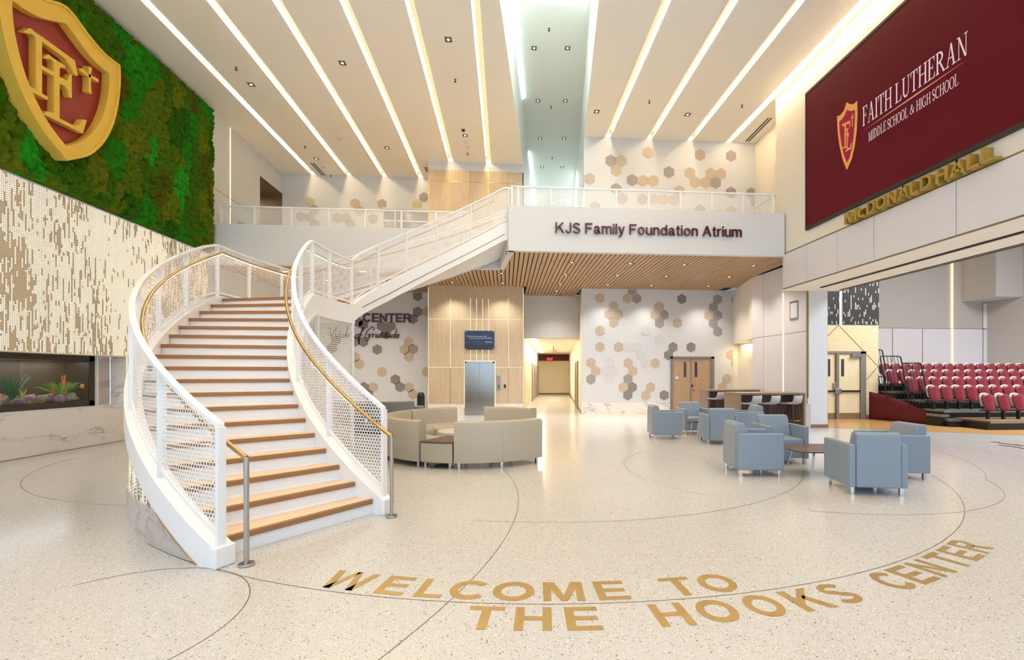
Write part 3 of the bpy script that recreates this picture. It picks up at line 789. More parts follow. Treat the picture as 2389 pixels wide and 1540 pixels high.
def zbot(s): return max(0.0, ztop(s) - interp(s, [0, 16, 18, 24, 28, 40], [.27, .29, .36, .36, .46, .50]))
st = thing('staircase', 'wide curved white staircase with brown nosings and perforated metal railings', 'staircase', (-2.2, 4.6, 0))
SS = list(np.linspace(S0, S1, 60)) + list(np.linspace(S1 + .15, S2, 22)) + list(np.linspace(S2 + .2, 40.45, 58))
def sweep(path_fn, ss, z0, z1, r0, r1):
    return MB().sweep([(lambda r, s=s: path_fn(s, r)) for s in ss], [z0(s) for s in ss], [z1(s) for s in ss], r0, r1)
sweep(PO, SS, zbot, ztop, -.06, .10).build('stringer', M['lacquer'], st, smooth=35)
sweep(PI_, SS, zbot, ztop, -.11, .04).build('stringer', M['lacquer'], st, smooth=35)
SU = list(np.linspace(S2 + 1.0, S3, 50))
sweep(PI_, SU, lambda s: zbot(s) + .16, lambda s: zbot(s) + .175, -.122, -.10).build('stringer_groove', M['reveal'], st, smooth=35)
# newel blocks at the foot
for fn, r0, r1 in ((PO, -.065, .105), (PI_, -.115, .045)):
    sweep(fn, [.36, S0 + .05, .62], lambda s: 0.0, lambda s: .175, r0, r1).build('newel_block', M['lacquer'], st, bevel=.012)
# soffit
rows = [[(*PO(s, .0), zbot(s) + .02), (*PI_(s, 0), zbot(s) + .02)] for s in SS if s > 1.5]
MB().grid(rows).build('soffit', M['lacquer'], st, smooth=40)
# steps
def step(k, s, z):
    s2 = s + 1
    if abs(s - 18) < .01: s2 = None
    # riser
    a, b = PO(s, -.06), PI_(s, .04)
    d = Vector((b[0] - a[0], b[1] - a[1])); n = Vector((-d.y, d.x)).normalized()
    mid = Vector(PO(s + .3)) - Vector(PO(s))
    if n.dot(mid) < 0: n = -n
    def sh(p, t): return (p[0] + n.x * t, p[1] + n.y * t)
    MB().prism([sh(a, .015), sh(b, .015), sh(b, .035), sh(a, .035)], z - RISE, z - .002).build('riser', M['lacquer'], st)
    if s2 is not None:
        c, e = PO(s2, -.06), PI_(s2, .04)
        tr_ = MB().prism([sh(a, .03), sh(b, .03), sh(e, .04), sh(c, .04)], z - .03, z - .001).build('tread', M['tread'], st)
    else:
        ss = list(np.linspace(18, 24.2, 24))
        pts = [sh(a, .03)] + [PO(q, -.06) for q in ss[1:]] + [PI_(q, .04) for q in reversed(ss[1:])] + [sh(b, .03)]
        tr_ = MB().prism(pts, z - .03, z - .001).build('landing_floor', M['tread'], st)
    MB().prism([sh(a, -.012), sh(b, -.012), sh(b, .034), sh(a, .034)], z - .052, z + .001).build('nosing', M['brownnose'], tr_, bevel=.005, seg=1)
for k in range(1, 19): step(k, float(k), RISE * k)
for k in range(19, 35): step(k, float(k + 6), RISE * k)

def railing(fn, sg, ss_posts, s_a, s_b, r, first_cap=True):
    ss = [s for s in np.linspace(s_a, s_b, int((s_b - s_a) * 4))]
    lo = lambda s: ztop(s) + .06; hi = lambda s: ztop(s) + .985
    # perforated panels between the posts
    for i in range(len(ss_posts) - 1):
        a, b = ss_posts[i], ss_posts[i + 1]
        q = list(np.linspace(a, b, max(6, int((b - a) * 4)))); L = [0.0]
        for u, v in zip(q[:-1], q[1:]): L.append(L[-1] + (Vector(fn(u, r)) - Vector(fn(v, r))).length)
        rows = [[(*fn(s, r), lo(s) + .02), (*fn(s, r), hi(s) - .02)] for s in q]
        uvs = [[(L[j] + a * .37, lo(s) + .02), (L[j] + a * .37, hi(s) - .02)] for j, s in enumerate(q)]
        MB().grid(rows, uvs).build('mesh_panel', M['mesh'], st, smooth=60, fix=False)
        sweep(fn, q, lambda s: lo(s), lambda s: lo(s) + .035, r - .012, r + .012).build('panel_frame', M['lacquer'], st, smooth=40)
    sweep(fn, ss, lambda s: hi(s) - .01, lambda s: hi(s) + .03, r - .03, r + .03).build('top_rail', M['lacquer'], st, smooth=40)
    for s in ss_posts:
        d = .045
        p, p2 = Vector(fn(s, r)), Vector(fn(s + .02, r)); t = (p2 - p).normalized(); n = Vector((-t.y, t.x))
        MB().obox(p, t * .012 if not (s in (ss_posts[0], ss_posts[-1])) else t * .02, n * .035, max(0, ztop(s) - .12), hi(s)).build('post', M['lacquer'], st, bevel=.003, seg=1)
OP = [.5, 3.2, 6.6, 9.6, 12.6, 15.3, 18.0, 20.6, 23.2, 26.2, 29.6, 33, 36.6, 40.45]
IP = [.68, 4.3, 8.3, 12.4, 15.4, 18.0, 20.9, 24.0, 27.0, 30.0, 33.2, 36.6, 40.45]
railing(PO, 1, OP, .5, 40.6, .03)
railing(PI_, -1, IP, .68, 40.9, -.05)
# handrails with light line, brackets and end posts
def handrail(fn, r, s_end, s_b, brs):
    zz = lambda s: zn(s) + (.88 if s < 18 or s > 24 else .88)
    ss = list(np.linspace(s_end + .3, s_b, int((s_b - s_end) * 4)))
    p0 = Vector((*fn(s_end, r), zz(.42) + .0)); p0.z = .905
    pts = [p0] + [Vector((*fn(s, r), zz(s) + .02)) for s in ss]
    h = MB().tube(pts, .021, 10).build('handrail', M['brass'], st, smooth=60)
    MB().tube([p - Vector((0, 0, .025)) for p, s in zip(pts[1:], ss) if 2 < s < 24.5], .006, 6).build('led_strip', M['ledwhite'], h, smooth=60)
    for s in brs:
        a = Vector((*fn(s, r), zz(s) - .005)); q = r + (.085 if fn is PO else -.085); b = Vector((*fn(s, q), zz(s) - .09))
        MB().tube([a, Vector((a.x, a.y, a.z - .07)), a.lerp(b, .25) * .0 + Vector((a.x * .8 + b.x * .2, a.y * .8 + b.y * .2, b.z)), b], .008, 6).build('bracket', M['lacquer'], h, smooth=60)
    e = MB().tube([Vector((p0.x, p0.y, .01)), Vector((p0.x, p0.y, .912))], .021, 12).build('end_post', M['steel'], h, smooth=60)
    MB().cyl((p0.x, p0.y), .062, .0, .022, 24).build('base_plate', M['steel'], h, bevel=.005)
handrail(PO, -.06, -.30 + .0, 39.0, [1.2, 4.8, 8.2, 11.5, 14.8, 18.2, 20.8, 26, 30, 34])
handrail(PI_, .05, -.15, 39.0, [1.3, 5.2, 9.0, 12.6, 16, 19.5, 22.5, 27, 31, 35])

# storage drum under the lower flight: marble base and backlit perforated skin
mt = lambda s: min(.335, zbot(s) + .01)
SD = [s for s in np.linspace(1.0, 22, 90)]
dm = sweep(PO, SD, lambda s: 0.0, mt, .03, .078).build('stair_base', M['marblegray'], smooth=40)
tag(dm, 'curved marble clad base wall below the foot of the staircase', 'base wall')
L = 0; rows = []; uvs = []; prev = None
for s in SD:
    if zbot(s) < .33: continue
    p = Vector(PO(s, .06))
    if prev is not None: L += (p - prev).length
    prev = p; rows.append([(*p, .33), (*p, zbot(s) + .03)]); uvs.append([(L, .33), (L, zbot(s) + .03)])
MB().grid(rows, uvs).build('backlit_skin', M['glowbase'], dm, smooth=60, fix=False)
ssT = [s for s in np.linspace(1.05, 3.0, 14)]
MB().tube([(*PO(s, .102), zbot(s) + .002) for s in ssT], .007, 6).build('brass_trim', M['brass'], dm, smooth=60)
# perforated screen under the landing
q = list(np.linspace(13, 24.0, 30)); L = [0.0]
for u, v in zip(q[:-1], q[1:]): L.append(L[-1] + (Vector(PI_(u, -.12)) - Vector(PI_(v, -.12))).length)
ms = thing('mesh_screen', 'curved perforated white metal screen enclosing the space under the stair landing', 'screen', (*PI_(20, -.12), 0))
rows = [[(*PI_(s, -.12), .05), (*PI_(s, -.12), zbot(s) - .02)] for s in q]; uvs = [[(L[j], .05), (L[j], zbot(s) - .02)] for j, s in enumerate(q)]
MB().grid(rows, uvs).build('mesh_panel', M['meshfine'], ms, smooth=60, fix=False)
for s in (15.5, 18.2, 23.7):
    p, p2 = Vector(PI_(s, -.12)), Vector(PI_(s + .02, -.12)); t = (p2 - p).normalized(); n = Vector((-t.y, t.x))
    MB().obox(p, t * .03, n * .03, 0, zbot(s)).build('post', M['lacquer'], ms)
sweep(PI_, q, lambda s: zbot(s) - .05, lambda s: zbot(s), -.14, -.10).build('top_frame', M['lacquer'], ms, smooth=40)

# ------------------------------------------------------------------ straight mesh guards upstairs
def guard(name, label, pts, z0, z1, group='mesh guards upstairs', parent=None):
    g = thing(name, label, 'railing', (*pts[0], z0))
    L = 0.0
    for i, (a, b) in enumerate(zip(pts[:-1], pts[1:])):
        a, b = Vector(a), Vector(b); d = (b - a).length
        MB().quad((*a, z0 + .05), (*b, z0 + .05), (*b, z1 - .02), (*a, z1 - .02), uv=[(L, z0 + .05), (L + d, z0 + .05), (L + d, z1 - .02), (L, z1 - .02)]).build('mesh_panel', M['mesh'], g, fix=False)
        L += d
    for i, a in enumerate(pts):
        b = Vector(pts[i + 1]) if i + 1 < len(pts) else None
        MB().box(a[0] - .03, a[0] + .03, a[1] - .02, a[1] + .02, ZF, z1).build('post', M['lacquer'], g)
    a, b = Vector(pts[0]), Vector(pts[-1]); t = (b - a).normalized(); n = Vector((-t.y, t.x))
    MB().obox((a + b) / 2, t * ((b - a).length / 2 + .03), n * .03, z1 - .03, z1 + .01).build('top_rail', M['lacquer'], g)
    MB().obox((a + b) / 2, t * ((b - a).length / 2), n * .012, z0 + .03, z0 + .07).build('bottom_rail', M['lacquer'], g)
guard('guard_rail', 'white mesh guard rail along the bridge above the burgundy lettering', [(aty(x, 460, YK + .22).x, YK + .22) for x in (1194, 1209, 1286, 1362, 1437.6, 1513, 1587, 1660, 1732, 1803)], ZF, aty(1400, 441, YK + .22).z)
guard('guard_rail', 'white mesh guard rail along the balcony left of the curved staircase', [(aty(x, 500, YB + .2).x, YB + .2) for x in (515, 594.5, 681, 768, 853, 937, 1018, 1100)], ZF, aty(700, 485, YB + .2).z)

# ------------------------------------------------------------------ lettering
_cache = {}
def bletter(ch, bold=0.0, depth=0.0):
    key = (ch, bold, depth)
    if key not in _cache:
        cu = bpy.data.curves.new('glyph', 'FONT'); cu.body = ch; cu.size = 1.0; cu.offset = bold; cu.extrude = depth / 2; cu.resolution_u = 6
        o = bpy.data.objects.new('glyph', cu); COL.objects.link(o)
        dg = bpy.context.evaluated_depsgraph_get(); me = o.evaluated_get(dg).to_mesh()
        V = [tuple(v.co) for v in me.vertices]; Fc = [tuple(p.vertices) for p in me.polygons]
        o.evaluated_get(dg).to_mesh_clear(); bpy.data.objects.remove(o); bpy.data.curves.remove(cu)
        _cache[key] = (V, Fc)
    return _cache[key]
CAPH = None
def cap_h(bold):
    V, _ = bletter('H', bold); ys = [v[1] for v in V]; return min(ys), max(ys)
def lay(text, width, height, bold, gap, space, depth):
    """letters of one line laid out to fill width x height (cap height); yields (char, verts, faces) in line coordinates"""
    y0, y1 = cap_h(bold); k = 1.0 / (y1 - y0); x = 0.0; out = []
    for ch in text:
        if ch == ' ': x += space; continue
        V, Fc = bletter(ch, bold, depth)
        xa, xb = min(v[0] for v in V), max(v[0] for v in V)
        out.append((ch, [((v[0] - xa) * k + x, (v[1] - y0) * k, v[2]) for v in V], Fc)); x += (xb - xa) * k + gap
    x -= gap
    return [(c, [(v[0] / x * width, v[1] * height, v[2]) for v in V], Fc) for c, V, Fc in out]
def put(text, parent, mat, fn, width, height, bold=.0, gap=.16, space=.42, depth=.0, name='letter'):
    for ch, V, Fc in lay(text, width, height, bold, gap, space, depth if depth else 0.0):
        mb = MB().add([fn(*v) for v in V], Fc)
        mb.build(name, mat, parent)
def arc(cx, cy, rx, ry, a0, a1, n=14): return [(cx + rx * math.cos(math.radians(a0 + (a1 - a0) * i / n)), cy + ry * math.sin(math.radians(a0 + (a1 - a0) * i / n))) for i in range(n + 1)]
def ribbon(pts, ws):
    P = [Vector(p) for p in pts]; out = []
    for i in range(len(P)):
        t = (P[min(i + 1, len(P) - 1)] - P[max(i - 1, 0)]).normalized(); n = Vector((-t.y, t.x)); w = ws(i / (len(P) - 1)) if callable(ws) else ws
        out.append((P[i] + n * w / 2, P[i] - n * w / 2))
    return [[out[i][0], out[i][1], out[i + 1][1], out[i + 1][0]] for i in range(len(P) - 1)]
def R4(x0, x1, y0, y1): return [(x0, y0), (x1, y0), (x1, y1), (x0, y1)]

# bold block capitals: polygons in a unit-high box
def sring(cx, rx, w, a0=0, a1=360, n=40): return ribbon(arc(cx, .5, rx - w / 2, .51 - w / 2, a0, a1, n), w)
W_, H_ = .215, .175
SB = {'L': (.74, [R4(0, W_, 0, 1), R4(W_, .74, 0, H_)]), 'E': (.80, [R4(0, W_, 0, 1), R4(W_, .80, 0, H_), R4(W_, .74, .41, .41 + H_), R4(W_, .78, 1 - H_, 1)]),
 'T': (.82, [R4(.41 - W_ / 2, .41 + W_ / 2, 0, 1 - H_), R4(0, .82, 1 - H_, 1)]), 'H': (.86, [R4(0, W_, 0, 1), R4(.86 - W_, .86, 0, 1), R4(W_, .86 - W_, .42, .42 + H_)]),
 'M': (1.04, [R4(0, .2, 0, 1), R4(.84, 1.04, 0, 1), [(.2, 1), (.2, .62), (.43, 0), (.52, 0), (.52, .28), (.30, 1)], [(.84, 1), (.84, .62), (.61, 0), (.52, 0), (.52, .28), (.74, 1)]]),
 'N': (.88, [R4(0, W_, 0, 1), R4(.88 - W_, .88, 0, 1), [(W_, 1), (W_, .66), (.88 - W_, 0), (.88 - W_, .34)]]),
 'W': (1.36, [[(0, 1), (.23, 1), (.45, 0), (.24, 0)], [(.24, 0), (.45, 0), (.75, 1), (.58, 1)], [(.61, 1), (.78, 1), (1.12, 0), (.91, 0)], [(.91, 0), (1.12, 0), (1.36, 1), (1.13, 1)]]),
 'K': (.92, [R4(0, W_, 0, 1), [(W_, .28), (W_, .56), (.62, 1), (.89, 1)], [(.38, .56), (.52, .70), (.92, 0), (.66, 0)]]),
 'O': (1.02, sring(.51, .51, .21)), 'C': (.94, sring(.5, .5, .21, 40, 320)), 'S': (.80, ribbon(arc(.4, .735, .29, .175, 20, 262, 14) + arc(.4, .27, .30, .18, 82, -160, 14), .19)),
 'R': (.90, [R4(0, W_, 0, 1), R4(W_, .56, 1 - H_, 1), R4(W_, .56, .42, .42 + H_), [(.42, .44), (.62, .46), (.92, 0), (.67, 0)]] + ribbon(arc(.54, .71, .22, .205, 90, -90, 14), .19)),
 'D': (.90, [R4(0, W_, 0, 1), R4(W_, .46, 1 - H_, 1), R4(W_, .46, 0, H_)] + ribbon(arc(.44, .5, .36, .413, 90, -90, 18), .2)),
 'A': (1.0, [[(0, 0), (.23, 0), (.60, 1), (.39, 1)], [(.77, 0), (1.0, 0), (.61, 1), (.40, 1)], R4(.26, .74, .22, .22 + H_ * .9)]),
 'c': (.66, [[(x, y * .76) for x, y in q] for q in sring(.35, .35, .19, 45, 315)])}

WR = .125
def el(cx, cy, rx, ry, a0, a1, w=WR, n=20): return ribbon(arc(cx, cy, rx - w / 2, ry - w / 2, a0, a1, n), w)
XH = .74
SRG = {'K': (.74, [R4(0, WR, 0, 1), [(WR, .30), (WR, .48), (.55, 1), (.71, 1)], [(.26, .58), (.36, .68), (.76, 0), (.60, 0)]]),
 'J': (.50, [R4(.50 - WR, .50, .25, 1)] + el(.25, .27, .25, .29, 180, 360)), 'S': (.68, ribbon(arc(.34, .745, .25, .195, 15, 262, 14) + arc(.34, .26, .265, .215, 82, -165, 14), WR)),
 'F': (.62, [R4(0, WR, 0, 1), R4(WR, .62, 1 - .115, 1), R4(WR, .54, .45, .565)]), 'A': (.80, [[(0, 0), (.14, 0), (.47, 1), (.33, 1)], [(.66, 0), (.80, 0), (.47, 1), (.33, 1)], R4(.2, .6, .28, .39)]),
 'i': (WR, [R4(0, WR, 0, XH), R4(0, WR, .87, 1)]), 'l': (WR, [R4(0, WR, 0, 1)]), 'o': (.60, el(.30, XH / 2, .30, .39, 0, 360)),
 'n': (.54, [R4(0, WR, 0, XH), R4(.54 - WR, .54, 0, .5)] + el(.28, .48, .26, .28, 0, 165)), 'm': (.86, [R4(0, WR, 0, XH), R4(.43 - WR / 2, .43 + WR / 2, 0, .5), R4(.86 - WR, .86, 0, .5)] + el(.25, .50, .243, .26, 0, 165) + el(.61, .50, .25, .26, 0, 165)),
 'u': (.54, [R4(.54 - WR, .54, 0, XH), R4(0, WR, .25, XH)] + el(.26, .26, .26, .28, 180, 345)), 'd': (.58, [R4(.58 - WR, .58, 0, 1)] + el(.27, XH / 2, .27, .39, 20, 340)),
 'a': (.58, [R4(.50 - WR, .50, .06, .52), R4(.46, .58, 0, .1)] + el(.25, .48, .25, .28, 0, 165) + el(.24, .21, .24, .23, 30, 380)), 'r': (.34, [R4(0, WR, 0, XH)] + el(.28, .44, .28, .32, 80, 170)),
 't': (.32, [R4(.08, .08 + WR, .12, .95), R4(0, .32, XH - .1, XH), R4(.14, .32, 0, .11)]), 'y': (.56, [[(0, XH), (.14, XH), (.35, 0), (.21, 0)], [(.56, XH), (.42, XH), (.21, 0), (.17, -.12), (.30, -.12)]] + ribbon([(.26, -.06), (.2, -.18), (.08, -.22), (.04, -.21)], WR))}
def btext(parent, mat, txt, fn, width, height, gap=.12, space=.5, depth=0.0, font=None):
    font = font or SB
    x = 0; L = []
    for ch in txt:
        if ch == ' ': x += space; continue
        w, polys = font[ch]; L.append((polys, x)); x += w + gap
    x -= gap
    for polys, x0 in L:
        mb = MB()
        for p in polys:
            P = [((q[0] + x0) / x * width, q[1] * height) for q in p]
            if depth: A = [Vector(fn(*q, depth)) for q in P]; mb.slab(A, Vector(fn(*P[0], 0.0)) - A[0])
            else: mb.add([fn(*q, 0.0) for q in P], [tuple(range(len(P)))])
        mb.build('letter', mat, parent, fix=bool(depth))
# bridge sign
sg = thing('wall_sign', 'burgundy raised lettering reading KJS Family Foundation Atrium on the white bridge front', 'sign', tuple(aty(1296, 545, YK)))
a, b = aty(1296, 542.5, YK - .06), aty(1731, 553, YK - .06); h = aty(1296, 518.5, YK - .06).z - a.z
btext(sg, M['maroontext'], 'KJS Family Foundation Atrium', lambda u, v, w: (a.x + u, YK - .02 - w, a.z + v), b.x - a.x, h, .11, .30, .05, SRG)
# left hexagon wall signs
Yw = YLW - .02
sg = thing('wall_sign', 'burgundy block letters spelling CENTER on the left hexagon wall under the stair', 'sign', tuple(aty(847, 750, Yw)))
c0, c1 = aty(847, 751.5, Yw), aty(959, 751.5, Yw); hh = aty(847, 731, Yw).z - c0.z
btext(sg, M['maroontext'], 'CENTER', lambda u, v, w: (c0.x + u, Yw - .0 - w, c0.z + v), c1.x - c0.x, hh, .10, .3, .04)
# script line: strokes
sg2 = thing('wall_sign', 'dark script lettering reading Wall of Gratitude below the CENTER letters', 'sign', tuple(aty(760, 780, Yw)))
SC = {  # strokes in zoomed-view pixels of the left hexagon wall
 'W': [[(80, 420), (110, 395), (160, 380)], [(270, 395), (300, 380), (300, 440), (310, 520), (345, 450), (380, 375), (375, 450), (385, 525), (410, 480), (435, 440), (430, 410)]],
 'a': [[(470, 470), (450, 470), (440, 500), (455, 522), (475, 500), (480, 465), (480, 515), (495, 515)]],
 'll': [[(500, 515), (530, 430), (545, 375), (535, 380), (525, 450), (525, 515), (545, 500)], [(550, 510), (585, 430), (615, 375), (600, 385), (590, 450), (588, 515), (605, 510)]],
 'o': [[(690, 478), (655, 480), (638, 505), (645, 522), (672, 515), (690, 490), (680, 470)]],
 'f': [[(695, 480), (735, 440), (762, 380), (750, 378), (735, 420), (710, 500), (690, 560), (683, 545), (705, 500), (745, 478)]],
 'G': [[(890, 425), (905, 395), (895, 375), (865, 380), (810, 430), (780, 490), (785, 520), (820, 515), (850, 470), (835, 535), (800, 560), (780, 552)], [(810, 478), (885, 470)]],
 'r': [[(880, 520), (890, 475), (900, 470), (910, 480), (925, 472)]],
 'a2': [[(965, 475), (935, 485), (925, 510), (940, 520), (962, 495), (968, 475), (960, 515), (980, 512)]],
 't': [[(980, 512), (1015, 440), (1000, 505), (1010, 520), (1025, 510)], [(985, 470), (1030, 462)]],
 'i': [[(1030, 515), (1045, 475), (1038, 515), (1052, 515)], [(1052, 448), (1056, 443)]],
 't2': [[(1052, 515), (1088, 440), (1070, 505), (1080, 520), (1095, 510)], [(1055, 470), (1105, 460)]],
 'u': [[(1100, 475), (1095, 510), (1108, 520), (1130, 480), (1125, 515), (1140, 515)]],
 'd': [[(1190, 480), (1160, 480), (1145, 508), (1160, 522), (1185, 495), (1220, 400), (1190, 500), (1195, 520), (1212, 512)]],
 'e': [[(1212, 505), (1235, 500), (1250, 480), (1235, 474), (1215, 495), (1220, 520), (1250, 510)]]}
for k, strokes in SC.items():
    mb = MB()
    for s in strokes:
        P = [aty(720 + x / 5.924, 700 + y / 5.924, Yw - .03) for x, y in s]
        Q = []
        for i in range(len(P) - 1):        # Catmull-Rom smoothing
            p0, p1, p2, p3 = P[max(i - 1, 0)], P[i], P[i + 1], P[min(i + 2, len(P) - 1)]
            for t in (0, .25, .5, .75):
                Q.append(.5 * ((2 * p1) + (p2 - p0) * t + (2 * p0 - 5 * p1 + 4 * p2 - p3) * t * t + (3 * p1 - p0 - 3 * p2 + p3) * t ** 3))
        Q.append(P[-1]); mb.tube(Q, .017, 6)
    mb.build('letter', M['maroontext'], sg2, smooth=60)
# plaque with a verse above the elevator
p0, p1 = aty(1084, 815.8, YT - .04), aty(1153.5, 772, YT - .04)
pl = thing('wall_plaque', 'dark blue night-sky plaque with white verse above the elevator', 'plaque', (p0.x, YT, p0.z))
B(p0.x, p1.x, YT - .04, YT - .025, p0.z, p1.z).build('panel', M['night'], pl, bevel=.003)
hp = MB(); W_, H_ = p1.x - p0.x, p1.z - p0.z
prof = [(0, .27), (.1, .29), (.2, .33), (.3, .31), (.42, .26), (.55, .25), (.7, .28), (.85, .29), (1, .27)]
hp.slab([(p0.x + .01, YT - .041, p0.z + .01)] + [(p0.x + .01 + (W_ - .02) * u, YT - .041, p0.z + H_ * v) for u, v in prof] + [(p1.x - .01, YT - .041, p0.z + .01)], (0, -.001, 0))
hp.build('hill_print', plain('night_hill_print', (40, 42, 52), .3, var=.05), pl)
for u in (.035, .965):
    for v in (.04, .96): MB().slab([(p0.x + W_ * u + .018 * math.cos(k * math.pi / 4), YT - .04, p0.z + H_ * v + .018 * math.sin(k * math.pi / 4)) for k in range(8)], (0, -.012, 0)).build('standoff', M['chrome'], pl)
wt = plain('white_print', (205, 212, 226), .4, var=0)
for txt, u0, u1, v in (('The heavens declare the glory of God,', .065, .74, .68), ('And the sky above proclaims His handiwork.', .155, .92, .585), ('Psalm 19:1 ESV', .70, .925, .38)):
    put(txt, pl, wt, lambda u, vv, w: (p0.x + W_ * u0 + u, YT - .0425, p0.z + H_ * v + vv), W_ * (u1 - u0), H_ * .055, .012, .13, .36, 0.0)
# floor inscription, brass letters set in two arcs
fs_ = thing('floor_inscription', 'curved brass floor lettering reading WELCOME TO THE HOOKS CENTER set in terrazzo', 'floor lettering', (RING[0], RING[1] - RING[2], 0))
def floor_letter(ch, a0, a1, rin, rout):
    w0, polys = SB[ch]
    am = math.radians((a0 + a1) / 2); rm = (rin + rout) / 2; w = math.radians(a1 - a0) * rm
    er = Vector((math.cos(am), math.sin(am))); et = Vector((-er.y, er.x)); c = Vector(RING[:2])
    mb = MB()
    for P in polys:
        Q = []
        for x, y in P:
            p = c + er * (rout - y * (rout - rin)) + et * ((x / w0 - .5) * w); Q.append((p.x, p.y, .0016))
        mb.add(Q, [tuple(range(len(Q)))])
    mb.build('letter', M['inlay'], fs_)
for ch, a0, a1 in (('W', -109.35, -106.0), ('E', -105.2, -103.2), ('L', -102.5, -100.7), ('C', -100.45, -98.0), ('O', -97.65, -94.95), ('M', -94.4, -91.8), ('E', -91.0, -88.95), ('T', -86.4, -84.3), ('O', -83.9, -81.4)):
    floor_letter(ch, a0, a1, 6.40, 6.69)
for ch, a0, a1 in (('T', -98.6, -96.6), ('H', -95.95, -93.95), ('E', -93.2, -91.3), ('H', -88.3, -86.35), ('O', -85.75, -83.5), ('O', -82.75, -80.6), ('K', -79.8, -77.6), ('S', -77.15, -75.3), ('C', -72.45, -70.45), ('E', -70.15, -68.2), ('N', -67.75, -65.9), ('T', -65.2, -63.2), ('E', -62.7, -60.8), ('R', -60.3, -58.3)):
    floor_letter(ch, a0, a1, 6.775, 7.06)
# gold hall letters on the right wall
XG = XR - .02
hs = thing('wall_sign', 'gold three-dimensional letters reading McDONALD HALL below the big screen', 'sign', tuple(atx(1971, 520, XG)))
def put_mc():
    a, b, t = atx(1971, 524.5, XR - .16), atx(2174, 436.5, XR - .16), atx(1969, 499, XR - .16)
    hgt = t.z - a.z; Wd = a.y - b.y
    btext(hs, M['goldletter'], 'M', lambda u, v, w: (XR - .01 - w, a.y - u, a.z + v), Wd * .17, hgt, .1, .3, .17)
    btext(hs, M['goldletter'], 'c', lambda u, v, w: (XR - .01 - w, a.y - Wd * .185 - u, a.z + v), Wd * .10, hgt, .1, .3, .17)
    btext(hs, M['goldletter'], 'DONALD', lambda u, v, w: (XR - .01 - w, a.y - Wd * .30 - u, a.z + v), Wd * .70, hgt, .1, .3, .17)
put_mc()
a1, b1 = atx(2184, 429, XR - .16), atx(2320, 371, XR - .16); a_ = atx(1971, 524.5, XR - .16); t_ = atx(1969, 499, XR - .16)
btext(hs, M['goldletter'], 'HALL', lambda u, v, w: (XR - .01 - w, a1.y - u, a_.z + v), a1.y - b1.y, t_.z - a_.z, .1, .3, .17)

# ------------------------------------------------------------------ big screen with serif lettering
TH, TN, SF = .13, .045, .09
def stem(x, w=TH, y0=0, y1=1, top=1, bot=1):
    q = [R4(x, x + w, y0, y1)]
    if bot: q.append(R4(x - SF, x + w + SF, y0, y0 + TN))
    if top: q.append(R4(x - SF, x + w + SF, y1 - TN, y1))
    return q
def dia(x0, y0, x1, y1, w): return [[(x0, y0), (x0 + w, y0), (x1 + w, y1), (x1, y1)]]
def bowl(x, y0, y1, rx): return ribbon(arc(x, (y0 + y1) / 2, rx, (y1 - y0) / 2 - TN / 2, 90, -90), lambda t: TN + (TH - TN) * math.sin(math.pi * t))
def ring(cx, rx): return ribbon(arc(cx, .5, rx, .48, 0, 360, 36), lambda t: TN + (TH - TN) * abs(math.cos(2 * math.pi * t)))
def cshape(cx, rx): return ribbon(arc(cx, .5, rx, .48, 48, 312, 26), lambda t: TN + (TH - TN) * math.sin(math.pi * t) ** 1.2) + [R4(cx + rx * .62, cx + rx * .74, .70, .97)]
